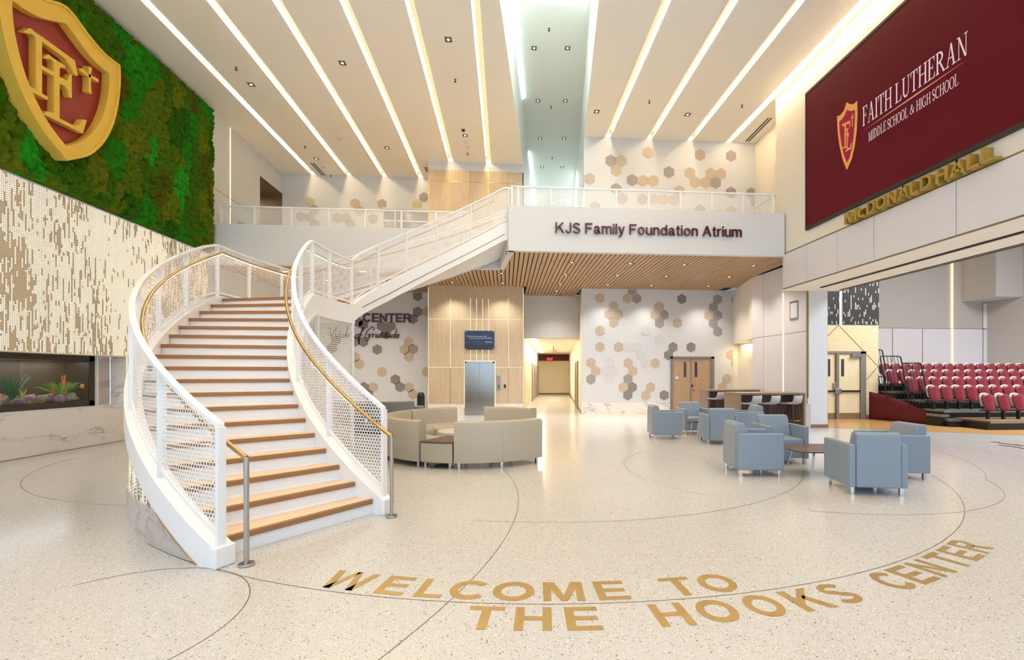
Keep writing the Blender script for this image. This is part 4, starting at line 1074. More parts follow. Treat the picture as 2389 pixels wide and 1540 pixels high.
SG = {
 'I': (.31, stem(.09)), 'L': (.66, stem(.09) + [R4(.2, .62, 0, TN), [(.53, 0), (.63, 0), (.66, .26), (.62, .26)]]),
 'F': (.62, stem(.09) + [R4(.2, .58, 1 - TN, 1), [(.5, 1), (.6, 1), (.6, .76), (.57, .76)], R4(.2, .44, .5, .5 + TN), R4(.42, .45, .4, .64)]),
 'E': (.66, stem(.09) + [R4(.2, .6, 1 - TN, 1), [(.52, 1), (.61, 1), (.61, .76), (.58, .76)], R4(.2, .46, .5, .5 + TN), R4(.44, .47, .4, .64), R4(.2, .6, 0, TN), [(.52, 0), (.62, 0), (.65, .26), (.61, .26)]]),
 'H': (.84, stem(.09) + stem(.62) + [R4(.2, .65, .5, .5 + TN)]), 'T': (.72, stem(.295, top=0) + [R4(.03, .69, 1 - TN, 1), [(.02, 1), (.12, 1), (.05, .74), (.02, .74)], [(.60, 1), (.70, 1), (.70, .74), (.67, .74)]]),
 'A': (.86, dia(.09, 0, .41, 1, TN * 1.2) + dia(.62, 0, .37, 1, TH) + [R4(.2, .62, .34, .34 + TN), R4(0, .26, 0, TN), R4(.52, .86, 0, TN)]),
 'U': (.8, stem(.1, y0=.28, bot=0) + stem(.64, TN * 1.2, y0=.28, bot=0) + ribbon(arc(.415, .3, .25, .27, 180, 360), lambda t: TH + (TN - TH) * t)),
 'R': (.82, stem(.09) + bowl(.2, .48, 1, .38) + dia(.66, 0, .3, .5, TH) + [R4(.6, .84, 0, TN)]),
 'N': (.86, [R4(.13, .13 + TN * 1.2, 0, 1), R4(.02, .28, 0, TN), R4(0, .2, 1 - TN, 1), R4(.7, .7 + TN * 1.2, 0, 1), R4(.58, .86, 1 - TN, 1)] + dia(.62, 0, .08, 1, TH)),
 'M': (1.0, [R4(.12, .12 + TN * 1.2, 0, 1), R4(.02, .27, 0, TN), R4(0, .18, 1 - TN, 1)] + dia(.42, 0, .1, 1, TH) + dia(.44, 0, .76, 1, TN * 1.2) + stem(.76)),
 'D': (.8, stem(.09) + bowl(.2, 0, 1, .5)), 'O': (.84, ring(.42, .36)), 'C': (.74, cshape(.42, .36)),
 'G': (.82, cshape(.42, .36) + stem(.6, TH * .9, 0.05, .42, 1, 0)),
 'S': (.54, ribbon(arc(.27, .74, .19, .23, 40, 255, 12) + arc(.27, .27, .2, .24, 75, -140, 12), lambda t: TN + (TH - TN) * math.sin(math.pi * t)) + [R4(.42, .47, .72, .97), R4(.05, .1, .03, .28)]),
 '&': (.86, ribbon([(.82, .04), (.6, .2), (.4, .5), (.26, .74), (.3, .93), (.42, .97), (.52, .85), (.46, .7), (.28, .56), (.12, .38), (.1, .18), (.25, .03), (.48, .06), (.66, .28), (.74, .5)], .085) + [R4(.64, .86, .48, .53)])}
def stext(parent, mat, txt, fn, width, height, gap=.06, space=.4):
    x = 0; L = []
    for ch in txt:
        if ch == ' ': x += space; continue
        w, polys = SG[ch]; L.append((polys, x)); x += w + gap
    x -= gap
    for polys, x0 in L:
        mb = MB()
        for p in polys: mb.add([fn((q[0] + x0) / x * width, q[1] * height) for q in p], [tuple(range(len(p)))])
        mb.build('letter', mat, parent, fix=False)
XS = XR - .07
sc_ = thing('video_screen', 'huge maroon video screen with school shield and white serif wording on the right wall', 'screen', (XS, 8, 5.5))
ya = atx(1880.5, 400, XS).y; zb_, zt_ = atx(1880.5, 531, XS).z, atx(1880.5, 222, XS).z
B(XS, XR - .005, 1.2, ya, zb_, zt_).build('display', M['screen'], sc_)
bz = MB(); bz.box(XS - .01, XR - .002, 1.2, ya + .02, zb_ - .07, zb_); bz.box(XS - .01, XR - .002, 1.2, ya + .02, zt_, zt_ + .06); bz.box(XS - .006, XR - .002, ya, ya + .03, zb_ - .07, zt_ + .06)
bz.build('bezel', M['black'], sc_)
XT = XS - .004
V_ = lambda x, y, X=XT: atx(1930 + x / 4.278, 60 + y / 4.278, X)
def line(txt, bl, br, tl, **k):
    a, b, t = V_(*bl), V_(*br), V_(*tl); h = t.z - a.z
    stext(sc_, M['d_white'], txt, lambda u, v: (XT, a.y + (b.y - a.y) * u, a.z + (b.z - a.z) * u + v * h), 1.0, 1.0, **k)
line('FAITH', (352, 1007), (645, 810), (352, 818)); line('LUTHERAN', (678, 783), (1402, 283), (678, 586))
line('MIDDLE', (410, 1163), (588, 1042), (410, 1068)); line('SCHOOL', (601, 1038), (804, 912), (601, 938)); line('&', (822, 895), (868, 865), (824, 800)); line('HIGH', (888, 858), (1031, 768), (888, 752)); line('SCHOOL', (1048, 757), (1308, 588), (1048, 642))
pts = [(355, 1052), (880, 700), (1395, 339), (880, 684)]
MB().add([tuple(V_(*p, XT - .001)) for p in pts], [(0, 1, 2, 3)]).build('rule', M['d_tan'], sc_)
so_ = [(97, 905), (130, 893), (165, 848), (193, 762), (225, 783), (262, 783), (300, 747), (302, 880), (295, 1040), (275, 1200), (245, 1330), (195, 1443), (155, 1340), (122, 1200), (104, 1060)]
si_ = [(119, 960), (150, 930), (175, 890), (198, 836), (220, 850), (248, 850), (276, 838), (276, 940), (266, 1080), (248, 1220), (222, 1320), (195, 1370), (165, 1290), (140, 1180), (124, 1060)]
MB().add([tuple(V_(*p)) for p in so_], [tuple(range(len(so_)))]).build('shield_border', M['d_gold'], sc_)
MB().add([tuple(V_(*p, XT - .001)) for p in si_], [tuple(range(len(si_)))]).build('shield_field', M['d_red'], sc_)
mono = MB()
for P in ([(148, 985), (228, 945), (230, 1000), (222, 1010), (216, 972), (186, 988), (184, 1212), (172, 1222), (172, 996), (148, 1004)], [(150, 1215), (200, 1200), (200, 1212), (150, 1230)], [(178, 1035), (214, 1015), (214, 1030), (206, 1028), (204, 1225), (228, 1212), (236, 1170), (244, 1168), (240, 1225), (180, 1262), (180, 1246), (194, 1238), (194, 1040), (178, 1048)], [(172, 1085), (214, 1065), (214, 1110), (208, 1112), (206, 1082), (172, 1100)],
          [(246, 880), (254, 878), (254, 1008), (246, 1010)], [(234, 916), (268, 902), (268, 912), (234, 926)]):
    mono.add([tuple(V_(*p, XT - .002)) for p in P], [tuple(range(len(P)))])
mono.build('shield_monogram', M['d_gold'], sc_)

# ------------------------------------------------------------------ shield on the moss wall
K = 3.95
def pxl(pts, X): return [atx(x / K, y / K, X) for x, y in pts]
XF = XL + .435
ro = pxl([(610, 62), (680, 140), (760, 250), (860, 380), (970, 500), (1098, 600), (1102, 720), (1095, 850), (1072, 1010), (1030, 1160), (965, 1290), (880, 1385), (780, 1445), (605, 1480)], XF)
ri = pxl([(582, 195), (640, 275), (720, 385), (800, 490), (890, 585), (985, 662), (984, 760), (970, 880), (938, 1010), (890, 1125), (820, 1220), (740, 1285), (660, 1315), (578, 1330)], XF)
def crom(P, n=5):
    Q = []
    for i in range(len(P) - 1):
        p0, p1, p2, p3 = P[max(i - 1, 0)], P[i], P[i + 1], P[min(i + 2, len(P) - 1)]
        for k in range(n):
            t = k / n; Q.append(.5 * ((2 * p1) + (p2 - p0) * t + (2 * p0 - 5 * p1 + 4 * p2 - p3) * t * t + (3 * p1 - p0 - 3 * p2 + p3) * t ** 3))
    return Q + [P[-1]]
ro = crom(ro[:6]) + crom(ro[5:])[1:]; ri = crom(ri[:6]) + crom(ri[5:])[1:]
yc = ro[0].y; dy_ = yc - ri[0].y
for p in ri: p.y += dy_
def mir(P): return P + [Vector((p.x, 2 * yc - p.y, p.z)) for p in reversed(P[1:-1])]
for P in (ro, ri): P[0].y = yc; P[-1].y = yc
O_, I_ = mir(ro), mir(ri); n = len(O_)
sh = thing('shield_crest', 'large gold and red school shield with FL monogram hung on the moss wall', 'shield', (XL + .1, yc, 7))
mb = MB(); XB = XL + .05; XD = XL + .275
vs = [tuple(p) for p in O_] + [tuple(p) for p in I_] + [(XB, p.y, p.z) for p in O_] + [(XD, p.y, p.z) for p in I_]
fs = []
for i in range(n):
    j = (i + 1) % n
    fs += [(i, j, n + j, n + i), (2 * n + i, 2 * n + j, j, i), (n + i, n + j, 3 * n + j, 3 * n + i)]
mb.add(vs, fs).build('rim', M['goldpaint'], sh, smooth=30)
# raised outer bead
cen = sum(O_, Vector()) / n
bead = MB(); q = [p + (cen - p).normalized() * .05 for p in O_]
vs = [tuple(p) for p in O_] + [(p.x + .03, p.y, p.z) for p in O_] + [(p.x + .03, p.y, p.z) for p in q] + [tuple(p) for p in q]
fs = []
for i in range(n):
    j = (i + 1) % n
    for a in range(3): fs.append((a * n + i, a * n + j, (a + 1) * n + j, (a + 1) * n + i))
bead.add(vs, fs).build('bead', M['goldpaint'], sh, smooth=30)
MB().add([(XD + .002, p.y, p.z) for p in I_], [tuple(range(n))]).build('field', M['redfield'], sh)
XLt = XL + .405
def raised(name, polys):
    mb = MB()
    for P in polys: mb.slab([tuple(p) for p in pxl(P, XLt)], (-(XLt - XD - .004), 0, 0))
    mb.build(name, M['goldpaint'], sh)
raised('letter', [[(228, 283), (280, 258), (330, 300), (388, 338), (388, 860), (330, 820), (330, 350), (300, 318), (228, 300)],
                  [(388, 338), (690, 558), (720, 702), (690, 690), (665, 640), (600, 540), (388, 382)], [(388, 602), (497, 665), (497, 704), (388, 640)],
                  [(240, 822), (275, 795), (330, 822), (388, 860), (440, 892), (440, 922)]])
raised('letter', [[(405, 526), (447, 502), (497, 540), (550, 574), (550, 1090), (497, 1045), (497, 580), (470, 545), (405, 540)], [(550, 574), (600, 605), (600, 636), (575, 618), (550, 626)],
                  [(550, 706), (622, 745), (640, 700), (662, 685), (662, 905), (638, 890), (628, 835), (595, 790), (550, 770)],
                  [(398, 1050), (440, 1025), (497, 1045), (550, 1090), (690, 1162), (730, 1150), (765, 1100), (800, 1106), (765, 1232)]])
raised('cross', [[(818, 612), (850, 625), (838, 690), (838, 790), (846, 868), (815, 848), (818, 760)], [(725, 640), (757, 628), (818, 680), (908, 730), (908, 760), (838, 716), (800, 700)]])
# ------------------------------------------------------------------ armchairs
def cushion(x0, x1, y0, y1, z0, z1): return MB().box(x0, x1, y0, y1, z0, z1)
def make_armchair():
    t = thing('armchair', 'x', 'armchair', (0, 0, 0), 0, 'blue-gray vinyl armchairs')
    V = M['leather_blue']
    for s in (-1, 1):
        MB().box(*(sorted((s * .275, s * .355))), -.35, .35, .105, .675).build('arm', V, t, world=False, bevel=.018, seg=3)
    b = MB().slab([(-.273, -.36, .105), (-.273, -.36, .80), (-.273, -.33, .832), (-.273, -.22, .825), (-.273, -.10, .50), (-.273, -.10, .105)], (.546, 0, 0))
    b.build('backrest', V, t, world=False, bevel=.02, seg=3)
    cushion(-.273, .273, -.13, .345, .32, .455).build('seat', V, t, world=False, bevel=.028, seg=3)
    cushion(-.273, .273, -.12, .325, .11, .315).build('base', V, t, world=False, bevel=.01)
    for x in (-.30, .30):
        for y in (-.29, .29): MB().box(x - .022, x + .022, y - .022, y + .022, 0, .11).build('leg', M['chrome'], t, world=False, bevel=.003)
    return t
ch0 = make_armchair()
chairs = [((4.95, 5.95), (.20, .98), 'blue-gray armchair nearest the camera, seen from behind, in front of the coffee table'),
          ((4.00, 7.12), (.99, -.14), 'blue-gray armchair left of the coffee table, seen from its side facing right'),
          ((5.02, 8.02), (-.10, -1), 'blue-gray armchair behind the coffee table, facing the camera'),
          ((6.07, 6.76), (-.99, .12), 'blue-gray armchair right of the coffee table, facing left'),
          ((3.98, 11.17), (.998, -.07), 'blue-gray armchair farthest left, side on, in front of the marble base and oak doors'),
          ((5.06, 11.98), (-.02, -1), 'blue-gray armchair in front of the oak double door, facing the camera'),
          ((4.95, 10.30), (.16, .98), 'blue-gray armchair of the farther group seen from behind, beside the small side table'),
          ((5.95, 10.95), (-.98, .18), 'blue-gray armchair of the farther group facing left, before the high tables')]
for i, (c, d, lab) in enumerate(chairs):
    o = ch0 if i == 0 else copy_tree(ch0)
    o.location = (c[0], c[1], 0); o.rotation_euler = (0, 0, math.atan2(-d[0], d[1])); o['label'] = lab
# coffee tables
def low_table(name, label, c, rz, rx, ry, h, top, spread):
    t = thing(name, label, 'table', (c[0], c[1], 0), rz)
    n = 40; P = []
    for k in range(n):
        a = 2 * math.pi * k / n; ca, sa = math.cos(a), math.sin(a)
        P.append((rx * abs(ca) ** .7 * (1 if ca > 0 else -1) * (1 - .25 * sa), ry * abs(sa) ** .7 * (1 if sa > 0 else -1)))
    MB().prism(P, h - .018, h).build('tabletop', top, t, world=False, bevel=.004)
    for sx_ in (-1, 1):
        for sy_ in (-1, 1):
            MB().tube([(sx_ * rx * spread, sy_ * ry * spread, h - .018), (sx_ * rx * (spread + .16), sy_ * ry * (spread + .12), .0)], [.016, .009], 8).build('leg', M['chrome'], t, world=False, smooth=60)
    return t
low_table('coffee_table', 'low dark brown coffee table on thin splayed chrome legs among the nearest armchairs', (5.10, 7.0), .12, .60, .40, .41, M['tabledark'], .56)
low_table('side_table', 'small low dark side table on chrome legs among the farther armchairs', (4.95, 11.2), .1, .30, .26, .43, M['tabledark'], .55)

# ------------------------------------------------------------------ curved sofas
def sofa(label, c, a0, a1, mat, R=1.85, group='beige curved sofas', seam=False, legs=(.05, .95)):
    t = thing('curved_sofa', label, 'sofa', (c[0], c[1], 0), 0, group)
    def rev(prof, b0, b1, n=20):
        rows = []
        for k in range(n + 1):
            a = math.radians(b0 + (b1 - b0) * k / n); rows.append([(r * math.cos(a), r * math.sin(a), z) for r, z in prof] + [(prof[0][0] * math.cos(a), prof[0][0] * math.sin(a), prof[0][1])])
        mb = MB().grid(rows); m = len(prof) + 1
        mb.f.append([k for k in range(m - 1)]); mb.f.append([n * m + k for k in range(m - 2, -1, -1)]); mb.uv += [None, None]
        return mb
    g = .35
    rev([(R - .21, .14), (R, .105), (R + .005, .74), (R - .012, .785), (R - .05, .80), (R - .15, .80), (R - .19, .785), (R - .21, .74)], a0 + g, a1 - g).build('backrest', mat, t, world=False, smooth=45)
    rev([(R - .82, .14), (R - .205, .14), (R - .205, .455), (R - .76, .44), (R - .80, .425), (R - .82, .39)], a0 + g, a1 - g).build('seat', mat, t, world=False, smooth=45)
    ls = list(legs) + ([.5] if seam else [])
    for f in ls:
        a = math.radians(a0 + (a1 - a0) * f)
        for r in (R - .08, R - .72):
            MB().obox((r * math.cos(a), r * math.sin(a)), Vector((math.cos(a), math.sin(a))) * .022, Vector((-math.sin(a), math.cos(a))) * .022, 0, .14).build('leg', M['chrome'], t, world=False, bevel=.003)
    if seam:
        a = math.radians((a0 + a1) / 2); MB().tube([(R * math.cos(a) + .002 * math.cos(a), R * math.sin(a), .11), ((R + .004) * math.cos(a), (R + .004) * math.sin(a), .74)], .004, 6).build('seam', mat, t, world=False)
    return t
RC = (-.62, 9.52)
sofa('beige curved sofa module nearest the camera at the right, its broad back turned to us', RC, -98, -46, M['leather_beige'], seam=True)
sofa('beige curved sofa module left of the dark-topped end table, beside the stair railing', RC, -162, -117.5, M['leather_beige'])
sofa('beige curved sofa module on the far left of the ring, next to the railing', RC, -207.5, -162.3, M['leather_beige'])
sofa('beige curved sofa module in front of the elevator, left of the gap', RC, -251, -208, M['leather_beige'])
sofa('beige curved sofa module right of the elevator gap, its seat side facing the camera', RC, 43, 87, M['leather_beige'])
et = thing('end_table', 'wedge-shaped beige end table with a dark brown top between two curved sofas', 'end table', (RC[0], RC[1], 0))
def wedge(r0, r1, a0, a1, z0, z1):
    P = [(r1 * math.cos(math.radians(a)), r1 * math.sin(math.radians(a))) for a in np.linspace(a0, a1, 10)] + [(r0 * math.cos(math.radians(a)), r0 * math.sin(math.radians(a))) for a in np.linspace(a1, a0, 10)]
    return MB().prism(P, z0, z1)
wedge(1.06, 1.84, -116.8, -98.6, .105, .435).build('body', M['leather_beige'], et, world=False, bevel=.01)
wedge(1.05, 1.85, -117.0, -98.4, .437, .458).build('tabletop', M['tabledark'], et, world=False, bevel=.004)
for a in (-115, -100.5):
    for r in (1.76, 1.14):
        q = math.radians(a); MB().obox((r * math.cos(q), r * math.sin(q)), Vector((math.cos(q), math.sin(q))) * .022, Vector((-math.sin(q), math.cos(q))) * .022, 0, .105).build('leg', M['chrome'], et, world=False, bevel=.003)
pw_ = MB(); pw_.box(-.14, .14, -.05, .05, .0, .03); pw_.tube([(.1, 0, .02), (.2, -.12, .01), (.05, -.2, .01), (-.2, -.15, .01)], .006, 6)
o = pw_.build('power_cord', M['black'], None, world=False); o.location = (RC[0] + 1.6 * math.cos(math.radians(-107)), RC[1] + 1.6 * math.sin(math.radians(-107)), 0.0)
tag(o, 'black power block and cord on the floor under the dark-topped end table', 'power cord')
ot = thing('ottoman', 'round pale gray ottoman in the middle of the beige sofa ring', 'ottoman', (-.98, 9.65, 0))
MB().cyl((0, 0), .45, .03, .43, 40).build('cushion', M['ottoman'], ot, world=False, bevel=.03, seg=3)
MB().cyl((0, 0), .40, 0, .035, 32).build('foot_ring', M['black'], ot, world=False)
# gray lounge group farther left, behind the beige ring
sofa('gray curved sofa module behind the beige ring, left half, below the hexagon wall', (-3.75, 15.1), -150, -98, M['leather_gray'], 1.7, 'gray curved sofas')
sofa('gray curved sofa module behind the beige ring, right half, towards the oak tower', (-3.75, 15.1), -97, -52, M['leather_gray'], 1.7, 'gray curved sofas')
g = thing('ottoman', 'low slate blue ottoman in front of the gray sofas behind the stair railing', 'ottoman', (-3.6, 12.7, 0))
MB().box(-.45, .45, -.3, .3, .06, .50).build('cushion', M['leather_slate'], g, world=False, bevel=.03, seg=3)
MB().box(-.4, .4, -.26, .26, 0, .06).build('base', M['black'], g, world=False)
g = thing('ottoman', 'dark gray drum stool standing at the left corner of the oak tower', 'ottoman', (-2.72, 14.2, 0))
MB().cyl((0, 0), .22, .02, .62, 28).build('cushion', M['leather_gray'], g, world=False, bevel=.03, seg=3)
MB().cyl((0, 0), .2, 0, .02, 28).build('base', M['black'], g, world=False)
b_ = thing('waste_bin', 'slim black bin standing left of the oak tower', 'bin', (-3.15, 17.2, 0))
MB().cyl((0, 0), .14, 0, .78, 20).build('body', M['black'], b_, world=False, bevel=.01)
MB().cyl((0, 0), .15, .78, .92, 20, .09).build('lid', M['black'], b_, world=False, bevel=.01)

# ------------------------------------------------------------------ high tables and stools
def high_table(label, x0, x1, y0, y1, h):
    t = thing('high_table', label, 'table', ((x0 + x1) / 2, (y0 + y1) / 2, 0), 0, 'high communal tables')
    B(x0, x1, y0, y1, h - .055, h).build('tabletop', M['walnutgray'], t, bevel=.004)
    B(x0 + .002, x0 + .06, y0 + .01, y1 - .01, 0, h - .056).build('end_panel', M['walnutgray'], t, bevel=.003)
    B(x1 - .06, x1 - .002, y0 + .01, y1 - .01, 0, h - .056).build('end_panel', M['walnutgray'], t, bevel=.003)
    B(x0 + .06, x1 - .06, (y0 + y1) / 2 + .08, (y0 + y1) / 2 + .11, .12, h - .056).build('modesty_panel', M['tabledark'], t)
    return t
high_table('long high table of gray-brown wood in front, nearer the white column', 6.55, 8.50, 12.30, 13.22, 1.07)
high_table('high table of gray-brown wood standing behind the nearer one, by the hexagon wall', 6.82, 8.66, 14.9, 15.6, 1.07)
def make_stool():
    t = thing('bar_stool', 'x', 'stool', (0, 0, 0), 0, 'gray bar stools')
    rows = []
    for v, (y, z, w) in enumerate([(.20, .745, .17), (.16, .765, .20), (0, .76, .215), (-.13, .765, .215), (-.19, .80, .21), (-.215, .90, .20), (-.23, 1.00, .185)]):
        rows.append([(w * u, y + .03 * u * u, z + .025 * u * u * (1 if v < 4 else .2)) for u in (-1, -.7, -.3, 0, .3, .7, 1)])
    mb = MB().grid(rows); s = mb.build('seat_shell', M['stoolgray'], t, world=False, smooth=70)
    m = s.modifiers.new('thick', 'SOLIDIFY'); m.thickness = .035; m.offset = 0
    for x in (-1, 1):
        for y in (-1, 1):
            MB().tube([(x * .13, y * .12, .75), (x * .21, y * .20, 0)], [.02, .013], 8).build('leg', M['legwood'], t, world=False, smooth=60)
    fr = MB()
    q = .30; kx = .13 + .08 * (1 - q / .75); ky = .12 + .08 * (1 - q / .75)
    fr.box(-kx, kx, ky - .008, ky + .008, q - .01, q + .012); fr.box(-kx, kx, -ky - .008, -ky + .008, q - .01, q + .012)
    fr.box(kx - .008, kx + .008, -ky, ky, q - .01, q + .012); fr.box(-kx - .008, -kx + .008, -ky, ky, q - .01, q + .012)
    fr.build('footrest', M['brass'], t, world=False)
    return t
s0 = make_stool()
spots = [(aty(1752, 930, 12.25).x, 12.25, 'leftmost gray bar stool at the nearer high table'), (aty(1795, 930, 12.25).x, 12.25, 'middle gray bar stool at the nearer high table'),
         (aty(1846, 930, 12.25).x, 12.25, 'gray bar stool at the right end of the nearer high table, by its end panel'), (aty(1672, 930, 14.75).x, 14.75, 'gray bar stool at the high table farther back'),
         (7.75, 13.5, 'gray bar stool on the far side of the nearer high table, mostly hidden')]
for i, (x, y, lab) in enumerate(spots):
    o = s0 if i == 0 else copy_tree(s0)
    o.location = (x, y, 0); o.rotation_euler = (0, 0, math.radians(26 if i < 4 else 175)); o['label'] = lab

# ------------------------------------------------------------------ doors on the right hexagon wall
d1 = thing('door_1', None, None, tuple(aty(1612, 960, YRL))); d1['kind'] = 'structure'
X_ = lambda x: aty(x, 900, YRL).x
Z_ = lambda y: aty(1612, y, YRL).z
fr = MB(); fr.box(X_(1564), X_(1569), YRL - .06, YRL + .02, 0, Z_(832)); fr.box(X_(1657), X_(1665), YRL - .06, YRL + .02, 0, Z_(832)); fr.box(X_(1564), X_(1665), YRL - .06, YRL + .02, Z_(837), Z_(832)); fr.box(X_(1610), X_(1612.5), YRL - .03, YRL - .005, 0, Z_(837))
fr.build('door_frame', M['doorframe'], d1, bevel=.004)
for a, b, wx in ((1569, 1610, 1597.5), (1612.5, 1657, 1623)):
    lf = B(X_(a) + .004, X_(b) - .004, YRL - .025, YRL - .003, .01, Z_(837.5)).build('door_leaf', M['dooroak'], d1)
    B(X_(wx - 3), X_(wx + 3), YRL - .03, YRL - .024, Z_(880), Z_(845)).build('vision_panel', M['darkglass'], lf)
lv = MB(); lv.box(X_(1613), X_(1616), YRL - .045, YRL - .025, Z_(903), Z_(897)); lv.tube([(X_(1614.5), YRL - .03, Z_(910)), (X_(1614.5), YRL - .07, Z_(910)), (X_(1620), YRL - .07, Z_(910))], .01, 8)
lv.build('lever_handle', M['black'], d1)
s = thing('room_sign', 'small framed room sign on the left leaf of the oak double door', 'sign', (X_(1578.5), YRL - .03, Z_(881)))
B(X_(1573), X_(1584), YRL - .034, YRL - .026, Z_(886), Z_(876.5)).build('plate', M['doorframe'], s)
B(X_(1574.2), X_(1582.8), YRL - .037, YRL - .033, Z_(885), Z_(877.6)).build('face', plain('pale_sign_face', (200, 204, 212), .4, var=.02), s)
# ------------------------------------------------------------------ corridor beyond the elevator
L0 = atz(1232.5, 946.2, 0); L0 = Vector((L0.x, L0.y, 0)); R0 = Vector((XRL, YRL, 0))
LEN = 22.0
def cq_(o, t0, t1, z0, z1): a = o + DC * t0; b = o + DC * t1; return [(a.x, a.y, z0), (b.x, b.y, z0), (b.x, b.y, z1), (a.x, a.y, z1)]
t0 = (19.95 - L0.y) / DC.y
LH = L0 + DC * t0
te = (36.0 - R0.y) / DC.y; tel = (36.0 - L0.y) / DC.y
cm = MB(); cm.quad(*cq_(L0, t0, tel, 0, 3.4)); struct('wall_corridor_left', cm, M['beigehall'])
cm = MB(); cm.quad(*cq_(R0, 0, te, 0, ZS)); struct('wall_corridor_right', cm, M['beigehall'])
EL, ER = L0 + DC * tel, R0 + DC * te
cm = MB(); cm.quad((EL.x, 36, 0), (ER.x, 36, 0), (ER.x, 36, 2.68), (EL.x, 36, 2.68)); struct('wall_corridor_end', cm, M['beigehall'])
cm = MB(); cm.quad((EL.x, 35.98, 2.66), (ER.x, 35.98, 2.66), (ER.x, 35.98, 3.2), (EL.x, 35.98, 3.2)); struct('wall_corridor_header', cm, M['maroonpaint'])
cm = MB(); A_ = R0 + DC * ((19.95 - R0.y) / DC.y)
cm.quad((LH.x, 19.95, 3.18), (A_.x, 19.95, 3.18), (ER.x, 36.2, 3.18), (EL.x, 36.2, 3.18)); struct('ceiling_corridor', cm, M['cream'])
hd = MB(); hd.box(TX1, A_.x, 19.95, 20.05, 3.18, ZS + .02); struct('wall_corridor_lintel', hd, M['white'])
hd = MB(); hd.box(TX1 - .1, LH.x + .03, 19.95, 20.05, 0, 3.2); struct('wall_corridor_jamb', hd, M['cream'])
struct('baseboard_corridor', B(EL.x, ER.x, 35.95, 35.99, 0, .1), M['basebrown'])
bb = MB(); a, b = R0 - Vector((.012, 0, 0)), ER - Vector((.012, 0, 0)); bb.quad((a.x, a.y, 0), (b.x, b.y, 0), (b.x, b.y, .11), (a.x, a.y, .11)); struct('baseboard_corridor_right', bb, M['basebrown'])
a = L0 + DC * (t0 + .2) + Vector((.40, 0, 0)); b = L0 + DC * (tel - 3) + Vector((.40, 0, 0))
t = thing('ceiling_light', 'white linear ceiling light running along the left of the corridor beyond the elevator', 'ceiling light', (a.x, a.y, 3.17))
MB().prism([(a.x - .06, a.y), (a.x + .06, a.y), (b.x + .06, b.y), (b.x - .06, b.y)], 3.165, 3.179).build('lens', M['corrlens'], t)
for i, tt in enumerate((3.6, 6.3, 9.0, 11.6)):     # doors along the corridor
    p = L0 + DC * tt; n = Vector((DC.y, -DC.x, 0)); o = thing('door_%d' % (i + 3), None, None, tuple(p)); o['kind'] = 'structure'
    MB().obox(p + n * .03, DC.xy * .5, n.xy * .03, 0, 2.2).build('door_frame', M['doorframe'], o)
    MB().obox(p + n * .045, DC.xy * .44, n.xy * .02, 0.01, 2.14).build('door_leaf', M['doorframe'], o)
    h = p + n * .1 + DC * .34; MB().tube([h - n * .05 + Vector((0, 0, 1)), h + Vector((0, 0, 1)), h - DC * .12 + Vector((0, 0, 1))], .012, 6).build('lever_handle', M['steel'], o)
for i, tt in enumerate((3.2, 5.2)):
    p = R0 + DC * tt; n = Vector((-DC.y, DC.x, 0)); o = thing('door_%d' % (i + 8), None, None, tuple(p)); o['kind'] = 'structure'
    MB().obox(p + n * .03, DC.xy * .5, n.xy * .03, 0, 2.2).build('door_frame', M['doorframe'], o)
    MB().obox(p + n * .045, DC.xy * .44, n.xy * .02, 0.01, 2.14).build('door_leaf', M['doorframe'], o)
mid = (L0 + R0) / 2
ex = aty(1283, 838, 35.6)
e = thing('exit_sign', 'red lit EXIT sign hanging at the far end of the corridor', 'exit sign', tuple(ex))
B(ex.x - .28, ex.x + .28, 35.58, 35.62, ex.z - .15, ex.z + .15).build('housing', plain('exit_housing', (120, 24, 20), .4), e)
put('EXIT', e, M['exit'], lambda u, v, w: (ex.x - .22 + u, 35.575, ex.z - .1 + v), .44, .2, .02, .12, .3)
B(ex.x - .015, ex.x + .015, 35.59, 35.61, ex.z + .15, 3.18).build('stem', M['black'], e)
p_ = aty(1291, 805, 26)
h_ = thing('pendant_sensor', 'small dark ceiling device hanging in the corridor', 'sensor', (p_.x, 26, 3.18))
MB().cyl((p_.x, 26), .02, 2.95, 3.18, 10).build('stem', M['black'], h_); MB().cyl((p_.x, 26), .2, 2.92, 2.96, 16).build('disc', M['doorframe'], h_)
# floor mat bars in the corridor
c_ = atz(1290, 934, 0)
for k, y in enumerate((928.5, 933.5, 936.5)):
    a, b = atz(1276 + k * 2, y, 0), atz(1310 - k * 3, y, 0)
    B(a.x, b.x, a.y - .12, a.y + .12, .001, .004).build('floor_bar', M['hexpale'], floor)

# ------------------------------------------------------------------ gym beyond the bulkhead
YG = 15.35
gx = lambda x: aty(x, 880, YG).x
gz = lambda y: aty(1990, y, YG).z
gw = MB(); gw.box(9.6, gx(2049), YG, YG + .25, 0, gz(759)); wg = struct('wall_gym_panel', gw, M['gymoak'])
gw = MB(); gw.box(9.6, gx(2049), YG + .02, YG + .25, gz(759), 9); struct('wall_gym_upper', gw, M['white'])
struct('baseboard_gym', B(9.6, gx(2049) + .01, YG - .02, YG, 0, .14), M['basebrown'])
gl_ = MB()       # diagonal reveals
def gline(a, b, w=.012):
    A, C = aty(*a, YG - .004), aty(*b, YG - .004); d = (C - A).normalized(); n = Vector((-d.z, 0, d.x)) * w
    gl_.slab([tuple(A - n), tuple(C - n), tuple(C + n), tuple(A + n)], (0, .006, 0))
gline((1930, 785), (1956.5, 758.5)); gline((1956.5, 758.5), (2015, 819.5)); gline((2018, 823), (2048, 854)); gline((2048, 856), (2018, 890))
gl_.build('reveal_strip', M['basebrown'], wg)
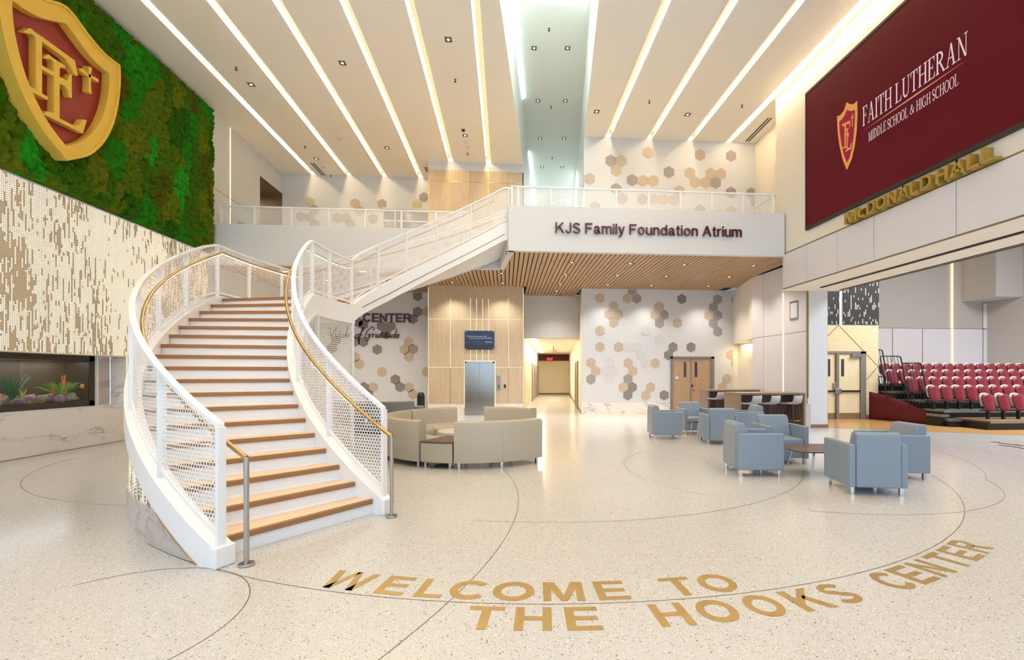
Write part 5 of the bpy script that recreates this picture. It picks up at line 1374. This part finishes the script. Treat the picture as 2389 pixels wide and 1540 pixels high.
for x0, x1, y0 in ((1930, 1958.5, 678), (1968, 2051, 655)):
    a, b = aty(x0, 757, YG - .02), aty(x1, 757, YG - .02); zt = aty(x0, y0, YG).z + .4
    p = MB().quad((a.x, YG - .015, a.z), (b.x, YG - .015, a.z), (b.x, YG - .015, zt), (a.x, YG - .015, zt), uv=[(a.x, a.z), (b.x, a.z), (b.x, zt), (a.x, zt)]).build('acoustic_panel', M['slots'])
    B(a.x, b.x, YG - .014, YG - .002, a.z, min(zt, 8.9)).build('backing', M['dark'], p)
    tag(p, 'slotted black acoustic panel above the pale gym doors, %s' % ('narrow left one' if x0 < 1950 else 'wide right one'), 'acoustic panel')
d2 = thing('door_2', None, None, tuple(aty(1975, 978, YG))); d2['kind'] = 'structure'
fr = MB(); fr.box(gx(2003), gx(2016), YG - .1, YG, 0, gz(820)); fr.box(gx(1905), gx(2016), YG - .1, YG, gz(826), gz(820)); fr.box(gx(1946), gx(1952.5), YG - .12, YG - .02, 0, gz(824)); fr.box(gx(1900), gx(1906), YG - .1, YG, 0, gz(820))
fr.build('door_frame', M['doorframe'], d2, bevel=.006)
for a, b, w0, w1 in ((1906, 1946, 1929, 1934), (1952.5, 2003, 1959.5, 1966)):
    lf = B(gx(a) + .005, gx(b) - .005, YG - .06, YG - .02, .01, gz(826.5)).build('door_leaf', M['gymdoor'], d2)
    B(gx(w0), gx(w1), YG - .066, YG - .058, gz(878), gz(838)).build('vision_panel', M['darkglass'], lf)
    B(gx(a) + .01, gx(b) - .01, YG - .066, YG - .058, .02, gz(963)).build('kick_plate', M['basebrown'], lf)
    B(gx(a) + .05, gx(b) - .01, YG - .12, YG - .07, gz(914), gz(910.5)).build('panic_bar', M['black'], lf)
lk = MB(); lk.box(gx(1940), gx(1946), YG - .11, YG - .06, gz(905), gz(893)); lk.box(gx(1942), gx(1957), YG - .15, YG - .06, gz(918), gz(906)); lk.build('lock_set', M['steel'], d2, bevel=.006)
B(gx(1981), gx(2005), YG - .16, YG - .08, gz(834), gz(827)).build('door_closer', M['alu'], d2, bevel=.006)
# far gym walls
YW2 = 21.0
hx = lambda x: aty(x, 800, YW2).x
hz = lambda y: aty(2150, y, YW2).z
gw = MB(); gw.box(12, 30, YW2, YW2 + .2, 0, 10); wf = struct('wall_gym_far', gw, M['graygym'])
fp = MB()
xs = [hx(x) for x in (2035, 2081, 2151, 2221, 2292)]
for a, b in zip(xs[:-1], xs[1:]): fp.box(a + .02, b - .02, YW2 - .03, YW2, 0, hz(767))
xs = [hx(x) for x in (2292, 2356, 2430)]
for a, b in zip(xs[:-1], xs[1:]):
    fp.box(a + .02, b - .02, YW2 - .03, YW2, 0, hz(767.5)); fp.box(a + .02, b - .02, YW2 - .03, YW2, hz(766), hz(706))
fp.build('wall_panel', M['panelw'], wf, bevel=.005)
rv = MB(); rv.box(hx(2035), hx(2430), YW2 - .012, YW2, 0, hz(766)); rv.box(hx(2292), hx(2430), YW2 - .012, YW2, 0, hz(705)); rv.build('reveal_strip', M['reveal'], wf)
B(hx(2220) - .035, hx(2220) + .035, YW2 - .05, YW2 - .03, .5, hz(560)).build('light_line', M['led'], wf)
gb = MB(); gb.box(aty(2292, 700, YW2 - 1).x, 30, YW2 - 1.6, YW2, aty(2292, 705, YW2).z, 10); struct('wall_gym_bulkhead', gb, M['graygym'])
struct('wall_gym_right', MB().quad((24, Y0, 0), (24, YW2, 0), (24, YW2, 10), (24, Y0, 10)), M['graygym'])
struct('wall_gym_front', MB().quad((XR + 1.85, Y0, 0), (24, Y0, 0), (24, Y0, 10), (XR + 1.85, Y0, 10)), M['graygym'])
struct('ceiling_gym', MB().quad((XR + 1.8, Y0, 9), (30, Y0, 9), (30, YW2, 9), (XR + 1.8, YW2, 9)), M['graygym'])
struct('wall_gym_left', MB().quad((9.95, 15.6, 0), (9.95, YW2, 0), (9.95, YW2, 9), (9.95, 15.6, 9)), M['graygym'])

# bleacher seats
rowsB = [(12.35, 2293, .49, .27, 2410), (13.4, 2167, .43, .49, 2410), (14.25, 2116, .43, .75, 2410), (15.05, 2071, .43, 1.0, 2405), (15.9, 2054, .43, 1.25, 2405)]
def make_seat():
    t = thing('folding_chair', 'x', 'chair', (0, 0, 0), 0, 'maroon fold-up bleacher seats')
    def shell(z0, z1, y0, y1, w0, w1, bulge, dz=.0):
        rows = []; N = 9; K2 = 8
        for i in range(N + 1):
            v = i / N; w = w0 + (w1 - w0) * v
            rnd = 1.0 - .55 * max(0, (v - .8) / .2) ** 2 * .5 - .35 * max(0, (.15 - v) / .15) ** 2
            rows.append([(w * rnd * u, y0 + (y1 - y0) * v + bulge * (u * u - .5), z0 + (z1 - z0) * v - .035 * u * u * v) for u in [2 * k / K2 - 1 for k in range(K2 + 1)]])
        return MB().grid(rows)
    def solid(o, th): m = o.modifiers.new('thick', 'SOLIDIFY'); m.thickness = th; m.offset = 0
    o = shell(.36, .775, .09, .15, .165, .185, -.03).build('backrest', M['seatback'], t, world=False, smooth=60); solid(o, .025)
    o = shell(.25, .745, -.07, .04, .16, .208, .05).build('seat', M['maroonseat'], t, world=False, smooth=60); solid(o, .035)
    MB().box(-.20, .20, -.02, .10, .235, .27).build('bracket', M['black'], t, world=False)
    MB().box(-.03, .03, .0, .07, 0, .25).build('leg', M['black'], t, world=False)
    return t
seat0 = make_seat(); first = True
rown = ['front row', 'second row', 'third row', 'fourth row', 'top row']
for r, (Y, px0, pit, z, px1) in enumerate(rowsB):
    x = aty(px0, 880, Y).x + .2; k = 0
    while x < aty(px1, 880, Y).x:
        o = seat0 if first else copy_tree(seat0); first = False
        o.location = (x, Y, z)
        o['label'] = 'maroon fold-up seat with pale back, %s of the bleachers, seat %d from the left' % (rown[r], k + 1)
        x += pit; k += 1
# bleacher platform
bl = thing('bleacher_platform', 'black stepped bleacher platform with aluminium edges carrying the maroon seats', 'bleachers', (16, 14, 0))
XBL = 13.42
for r, (Y, px0, pit, z, px1) in enumerate(rowsB):
    xl = aty(px0, 880, Y).x - .25 if r == 0 else XBL
    yb = rowsB[r + 1][0] - .45 if r < 4 else Y + .5
    B(xl, 22, Y - .42, yb, z - .05, z).build('deck', M['alu'] if r else M['basebrown'], bl)
    B(xl, 22, Y - .36, yb, 0 if r == 0 else rowsB[r - 1][3] - .02, z - .05).build('riser_board', M['black'], bl)
    B(xl, 22, Y - .44, Y - .41, z - .075, z + .004).build('edge_strip', M['alu'], bl)
for X0_, X1_, Yf, zt in ((aty(2218, 985, 12.75).x, aty(2281, 985, 12.75).x, 12.72, .24), (13.3, aty(2214, 985, 12.95).x, 12.95, .36)):
    B(X0_, X1_, Yf, Yf + .5, 0, zt - .07).build('step_box', M['black'], bl); B(X0_, X1_, Yf - .01, Yf + .5, zt - .07, zt).build('step_tread', M['alu'], bl)
# guard rails
def brail(label, x0, x1, Y, z0, z1, lean=.10):
    t = thing('guard_rail', label, 'railing', (x0, Y, z0))
    sh_ = lambda x, z: (x + (z1 - z) * lean, Y - (z1 - z) * .1, z)
    P = [sh_(x0, z0), sh_(x0, z1 - .08), sh_(x0 + .02, z1 - .02), sh_(x0 + .08, z1), sh_(x1 - .08, z1), sh_(x1 - .02, z1 - .02), sh_(x1, z1 - .08), sh_(x1, z0)]
    MB().tube(P, .02, 8).build('frame', M['black'], t, smooth=60)
    n = int((x1 - x0) / .11)
    for k in range(1, n): x = x0 + (x1 - x0) * k / n; MB().tube([sh_(x, z0), sh_(x, z1)], .008, 6).build('bar', M['black'], t)
brail('black tubular guard rail at the left end of the bleachers, the middle one', aty(2053, 860, 14.7).x, aty(2101, 860, 14.7).x, 14.7, .75, aty(2075, 831, 14.7).z)
brail('black tubular guard rail at the left end of the bleachers, lowest and nearest', aty(2104, 870, 13.9).x, aty(2149, 870, 13.9).x, 13.9, .5, aty(2125, 847, 13.9).z)
brail('black tubular guard rail at the left end of the bleachers, topmost and half hidden', aty(2038, 850, 15.6).x, aty(2058, 850, 15.6).x, 15.6, 1.0, aty(2050, 816, 15.6).z)
# maroon skirt
a, b = Vector((12.95, 15.25)), Vector((13.6, 12.95)); rows = []
for i in range(25):
    f = i / 24; p = a.lerp(b, f); n = Vector((-.96, -.27)); w = .05 * math.sin(f * 17) + .02 * math.sin(f * 41)
    zt = np.interp(f, [0, .25, .5, .72, .95, 1], [.98, .86, .66, .42, .26, .22])
    rows.append([(p.x + n.x * (w * (1 - v) * .8 + .04), p.y + n.y * (w * (1 - v) * .8), zt * v) for v in (0, .25, .5, .75, 1)])
sk = MB().grid(rows).build('cloth_skirt', M['cloth'], smooth=70); m = sk.modifiers.new('thick', 'SOLIDIFY'); m.thickness = .01
tag(sk, 'maroon cloth skirt draped along the left side of the bleachers', 'cloth')
# dark floor lettering seen edge-on near the gym (only strokes visible at the frame edge)
dk = MB()
for x0, y0, x1, y1, w in ((2312, 1031, 2334, 1032, .10), (2330, 1033.5, 2352, 1035.5, .12), (2350, 1036, 2374, 1037.5, .12), (2372, 1038, 2389, 1040.5, .12), (2330, 1038.5, 2347, 1039, .10), (2345, 1040, 2368, 1042, .12), (2366, 1043, 2383, 1044.5, .12), (2380, 1045.5, 2395, 1047, .12)):
    A, C = atz(x0, y0, .004), atz(x1, y1, .004); d = (C - A).normalized(); n = Vector((-d.y, d.x, 0)) * w / 2
    dk.add([tuple(A - n), tuple(C - n), tuple(C + n), tuple(A + n)], [(0, 1, 2, 3)])
tag(dk.build('floor_lettering', M['inlaydark']), 'dark lettering set in the floor at the right edge, near the gym', 'floor lettering')
# upstairs seats behind the balcony guard
for lab, X_c in (('sage green armchair upstairs behind the balcony mesh guard', -8.53),):
    t = thing('armchair', lab, 'armchair', (X_c, 16.6, ZF))
    MB().slab([(-.62, -.35, .1), (-.62, -.35, 1.06), (-.45, -.35, 1.0), (-.3, -.35, .74), (-.3, -.35, .1)], (0, .7, 0)).build('backrest', M['leather_green'], t, world=False, bevel=.03)
    MB().box(-.3, .55, -.35, .35, .1, .66).build('seat', M['leather_green'], t, world=False, bevel=.03)
    MB().box(-.55, .5, -.3, .3, 0, .1).build('base', M['black'], t, world=False)

# ------------------------------------------------------------------ aquarium
XA = XL - .36
aq = thing('aquarium', 'long built-in aquarium with a black frame in the marble recess of the left wall', 'aquarium', (XA, 9, ZA0))
ya0, ya1 = 4.0, 11.35
B(XA - .60, XA - .56, ya0, ya1, ZA0, ZA1).build('back_panel', plain('dark_wood_back', (62, 46, 30), .6, var=.2), aq)
bx = MB(); bx.box(XA - .6, XA, ya0, ya1, ZA0 - .02, ZA0 + .12); bx.box(XA - .6, XA, ya0, ya1, ZA1 - .12, ZA1 + .02); bx.box(XA - .6, XA, ya1 - .13, ya1, ZA0, ZA1); bx.box(XA - .6, XA, ya0 - .1, ya0, ZA0, ZA1)
bx.build('frame', plain('dark_brown_frame', (52, 42, 32), .35, var=.04), aq)
B(XA - .02, XA - .012, ya0, ya1 - .13, ZA0 + .12, ZA1 - .12).build('glass', M['glass'], aq)
B(XA - .01, XA + .02, ya1 + .03, ya1 + .08, ZA0, ZA1).build('edge_post', M['lacquer'], aq)
mb = MB(); mb.quad((XA - .01, ya1, ZA0), (XA - .01, YA, ZA0), (XA - .01, YA, ZA1), (XA - .01, ya1, ZA1)); struct('wall_recess_back', mb, M['marblegray'])
def blob(name, c, r, mat, seed, sx_=1, sz_=.75):
    bm = bmesh.new(); bmesh.ops.create_icosphere(bm, subdivisions=2, radius=1)
    rs = random.Random(seed)
    for v in bm.verts:
        k = 1 + .28 * math.sin(v.co.x * 3.1 + seed) * math.sin(v.co.y * 4.3 + seed * 2) + .22 * math.sin(v.co.z * 5.7 + seed * 3) + rs.uniform(-.1, .1)
        v.co = Vector((v.co.x * r * k, v.co.y * r * k * sx_, v.co.z * r * k * sz_))
    me = bpy.data.meshes.new(name); bm.to_mesh(me); bm.free(); me.shade_smooth(); me.materials.append(mat)
    o = bpy.data.objects.new(name, me); COL.objects.link(o); o.location = c; BASE[o.name] = Matrix.Identity(4); return o
rc = {'purple': plain('purple_rock', (126, 92, 116), .8, var=.3, nscale=22, bump=.5, bscale=40), 'gray': plain('gray_green_rock', (132, 142, 116), .8, var=.3, nscale=22, bump=.5, bscale=40),
      'rust': plain('rust_rock', (150, 92, 62), .8, var=.3, nscale=22, bump=.5, bscale=40), 'olive': plain('olive_rock', (128, 130, 60), .8, var=.3, nscale=22, bump=.5, bscale=40)}
kinds = ['purple', 'gray', 'rust', 'olive']
z0 = ZA0 + .12
rs = random.Random(11); y = 9.15; i = 0
while y < 11.05:
    for row in range(2):
        k = kinds[rs.choice([0, 0, 1, 1, 2, 3])]; r = rs.uniform(.075, .13)
        o = blob('rock', (XA - .14 - .2 * row - rs.uniform(0, .05), y + rs.uniform(-.04, .04), z0 + r * .55 + row * .05), r, rc[k], i)
        tag(o, '%s rock in the pile on the aquarium floor' % {'purple': 'small purple encrusted', 'gray': 'small gray-green', 'rust': 'small rust brown', 'olive': 'small olive'}[k], 'rock', k + ' aquarium rocks'); i += 1
    y += rs.uniform(.12, .17)
def coral(name, label, cat, px, py, mat, n, h, spread, w, droop=0.0, seed=1):
    p = atx(px, py, XA - .2); rs = random.Random(seed); mb = MB()
    for k in range(n):
        a = rs.uniform(0, 2 * math.pi); s = rs.uniform(.2, 1) * spread; hh = h * rs.uniform(.6, 1.1); P = []
        for j in range(6):
            f = j / 5; P.append((p.x + .25 * s * f * math.cos(a), p.y + s * f * math.sin(a) * (1.0 if not droop else 1.4), z0 + .08 + hh * (f - droop * f * f)))
        mb.tube(P, [w * (1 - .6 * j / 5) for j in range(6)], 5)
    return tag(mb.build(name, mat, smooth=60), label, cat)
coral('water_plant', 'dark green feathery water plant at the left of the aquarium', 'plant', 28, 930, plain('dark_fern_green', (40, 96, 40), .6, var=.2), 30, .55, .30, .014, .1, 2)
coral('soft_coral', 'yellow-green branching coral left of centre in the aquarium', 'coral', 52, 935, plain('yellow_coral', (176, 178, 60), .6, var=.1), 6, .30, .28, .018, .3, 5)
coral('water_plant', 'bright green stringy anemone in the middle of the aquarium', 'plant', 140, 935, plain('bright_strand_green', (92, 156, 36), .5, var=.2), 60, .55, .42, .010, .40, 3)
coral('soft_coral', 'orange fan coral beside the green anemone in the aquarium', 'coral', 152, 935, plain('orange_coral', (204, 110, 44), .6, var=.1), 14, .48, .11, .02, .0, 4)
coral('soft_coral', 'low orange branching coral in front of the green anemone', 'coral', 124, 945, plain('deep_orange_coral', (196, 92, 36), .6, var=.1), 9, .30, .09, .018, .0, 8)
coral('soft_coral', 'pink feathery coral at the right of the aquarium', 'coral', 200, 935, plain('pink_coral', (190, 116, 104), .6, var=.1), 20, .58, .12, .016, .0, 6)
blob('sponge', atx(194, 902, XA - .16), .055, plain('orange_sponge', (206, 140, 66), .7, var=.15), 41, 1, 1.1); tag(bpy.context.scene.objects['sponge'], 'round orange sponge in front of the pink coral', 'sponge')

# ------------------------------------------------------------------ small ceiling devices
def ordinal(k): return ['first', 'second', 'third', 'fourth', 'fifth', 'sixth', 'seventh', 'eighth'][k]
def downlight(p, label, s=.075, group='square ceiling downlights'):
    t = thing('downlight', label, 'downlight', tuple(p), 0, group)
    fr = MB()
    for a in ((-s, s, -s, -s * .72), (-s, s, s * .72, s), (-s, -s * .72, -s, s), (s * .72, s, -s, s)): fr.box(a[0], a[1], a[2], a[3], -.012, .0)
    fr.build('trim_ring', M['hexdark'], t, world=False)
    MB().box(-s * .72, s * .72, -s * .72, s * .72, -.006, -.002).build('baffle', M['legwood'], t, world=False)
    MB().cyl((0, 0), s * .4, -.010, -.006, 12).build('lens', M['lamp'], t, world=False)
for x, y, w in ((586, 197, 'between the first and second strips from the moss wall'), (799, 147, 'between the third and fourth strips from the moss wall'), (1046, 92, 'between the two strips above the oak tower'),
                (903, 345, 'between the third and fourth strips, far end'), (1085, 316, 'beside the dome camera'), (738, 370, 'beside the black slot vent on the left'),
                (1392, 260, 'just right of the roof trough'), (1604, 267, 'between the second and third strips right of the trough')):
    downlight(atz(x, y, ZC - .001), 'square downlight in the high ceiling ' + w, .085)
for k, (a, b, y) in enumerate(((1246, 1324, 112), (1255, 1319, 235), (1260, 1316, 323), (1265, 1312, 390))):
    for x, sd in ((a, 'left'), (b, 'right')): downlight(atz(x, y, ZR - .002), 'square downlight in the roof trough, %s pair from the front, %s one' % (ordinal(k), sd), .085)
def sprinkler(p, label):
    t = thing('sprinkler', label, 'sprinkler', tuple(p), 0, 'ceiling sprinklers')
    MB().cyl((0, 0), .035, -.01, 0, 12).build('escutcheon', M['steel'], t, world=False); MB().cyl((0, 0), .012, -.07, -.01, 8).build('stem', M['legwood'], t, world=False); MB().cyl((0, 0), .032, -.075, -.068, 12).build('deflector', M['black'], t, world=False)
for x, y, w in ((551, 157, 'left, between the first two strips'), (1062, 185, 'between the two strips above the tower, nearest'), (712, 341, 'left of the black slot vent'), (772, 409, 'right of the black slot vent'), (938, 415, 'near the far wall left of the tower'), (1091, 357, 'close above the oak tower'), (1515, 235, 'right of the trough between the first two strips there'), (1731, 245, 'near the big screen wall')):
    sprinkler(atz(x, y, ZC), 'small dark ceiling sprinkler, ' + w)
for k, (x, y) in enumerate(((1281, 66), (1286, 248), (1288, 367))): sprinkler(atz(x, y, ZR), 'small dark sprinkler in the roof trough, %s from the front' % ordinal(k))
for x, y, w in ((793, 322, 'between the second and third strips'), (755, 389, 'beside the black slot vent'), (1088, 332, 'above the tower, behind the dome camera'), (1090, 343, 'above the tower, nearest its top edge')):
    t = thing('smoke_detector', 'white disc smoke detector on the ceiling ' + w, 'smoke detector', tuple(atz(x, y, ZC)), 0, 'smoke detectors')
    MB().cyl((0, 0), .075, -.03, 0, 20, .085).build('body', M['white'], t, world=False); MB().cyl((0, 0), .045, -.05, -.03, 16).build('cap', M['white'], t, world=False)
p = atz(1081, 300, ZC); t = thing('dome_camera', 'black dome security camera on the ceiling above the oak tower', 'camera', tuple(p))
MB().cyl((0, 0), .075, -.05, 0, 20).build('mount', M['white'], t, world=False)
mb = MB().grid([[(.06 * math.cos(a) * math.sin(b), .06 * math.sin(a) * math.sin(b), -.05 - .06 * math.cos(b)) for a in [2 * math.pi * k / 16 for k in range(17)]] for b in [math.pi / 2 * j / 6 for j in range(7)]])
mb.build('dome', M['black'], t, world=False, smooth=60)
for a, b, lab in (((728, 380), (767, 421), 'black slot air vent in the ceiling between the first two light strips'), ((1743, 330), (1797, 275), 'black slot air vent in the ceiling above the upper right corner'), ((994.5, 390), (999, 400), 'short black slot air vent beside the top of the oak tower')):
    A, C = atz(*a, ZC), atz(*b, ZC); d = (C - A).normalized(); n = Vector((-d.y, d.x, 0))
    t = thing('air_vent', lab, 'vent', tuple((A + C) / 2), 0, 'slot air vents')
    for s in (-.05, .05): MB().obox((A + C) / 2 + n * s, (d * (C - A).length / 2).xy, (n * .025).xy, ZC - .006, ZC - .001).build('slot', M['black'], t)
# soffit lights
S_ = 3.513
sp = [(1180 + x / S_, 440 + y / S_) for x, y in ((545, 604), (490, 702), (447, 780), (418, 838), (1022, 612), (917, 710), (837, 787), (1465, 622), (1317, 717), (1196, 792), (2035, 630), (1835, 723), (1665, 798))]
sl_ = ['first line from the left, front', 'first line from the left, second', 'first line from the left, third', 'first line from the left, rearmost', 'second line, front', 'second line, middle', 'second line, rear', 'third line, front', 'third line, middle', 'third line, rear', 'fourth line at the right, front', 'fourth line at the right, middle', 'fourth line at the right, rear']
sp += [(680 + x / 3.413, 420 + y / 3.413) for x, y in ((1235, 733), (1280, 813), (1672, 742), (1680, 820))]
sl_ += ['under the stair, nearest the stringer', 'left of the tower front', 'over the tower front, nearer', 'over the tower front, closest to the oak']
for (x, y), lab in zip(sp, sl_):
    p = atz(x, y, ZS); t = thing('downlight', 'narrow recessed downlight in the wood slat soffit, ' + lab, 'downlight', tuple(p), 0, 'soffit downlights')
    fr = MB(); fr.box(-.1, .1, -.05, -.04, -.012, .02); fr.box(-.1, .1, .04, .05, -.012, .02); fr.box(-.1, -.09, -.05, .05, -.012, .02); fr.box(.09, .1, -.05, .05, -.012, .02); fr.build('trim_ring', M['steel'], t, world=False)
    MB().box(-.09, .09, -.04, .04, .0, .01).build('baffle', M['dark'], t, world=False)
    MB().box(-.035, .035, -.025, .025, -.006, .0).build('lens', M['lamp'], t, world=False)
    l = bpy.data.lights.new('soffit_lamp', 'SPOT'); l.energy = 150; l.color = (1, .90, .78); l.spot_size = 1.9; l.spot_blend = .9; l.shadow_soft_size = .05
    lo = bpy.data.objects.new('soffit_lamp', l); COL.objects.link(lo); lo.location = (p.x, p.y, ZS - .03); lo.rotation_euler = (0, 0, 0)
for X_l, Y_l in ((-4.6, 17.3), (-6.6, 17.3), (-4.8, 15.7), (-7.4, 15.9)):      # more of the same lamps under the balcony, hidden behind the staircase
    t = thing('downlight', 'narrow recessed downlight in the soffit under the balcony, hidden behind the staircase', 'downlight', (X_l, Y_l, ZS), 0, 'hidden soffit downlights')
    MB().box(-.1, .1, -.05, .05, -.006, .01).build('lens', M['lamp'], t, world=False)
    l = bpy.data.lights.new('soffit_lamp', 'SPOT'); l.energy = 150; l.color = (1, .84, .64); l.spot_size = 2.2; l.spot_blend = .9; l.shadow_soft_size = .05
    lo = bpy.data.objects.new('soffit_lamp', l); COL.objects.link(lo); lo.location = (X_l, Y_l, ZS - .03)
# aquarium and recess lamps; added fill lights for gym, trough and hall
area_light('aquarium_lamp', (XA - .3, 9.6, ZA1 - .14), (0, 0, 0), .3, 3.0, 16, (.9, .95, 1))
area_light('gym_fill', (17, 9, 8.8), (0, 0, 0), 6, 8, 1500, (.97, .98, 1))  # unseen area light added to brighten the gym
area_light('upper_corridor_fill', (3.4, 26, 11.9), (0, 0, 0), 1.5, 6, 110, (.93, 1, .96))  # added fill that brightens the trough and upper corridor, no visible fixture
area_light('hall_fill', (XL - 1.5, 18.7, 8.9), (0, 0, 0), 1, .5, 25, (1, .8, .55))  # added fill that lightens the dark hall walls, no fixture there
area_light('recess_lamp', (9.45, 17.4, 2.8), (0, 0, 0), .2, .6, 8, (1, .75, .4))
for o in list(bpy.data.objects):
    if o.name.startswith('glyph'): bpy.data.objects.remove(o)
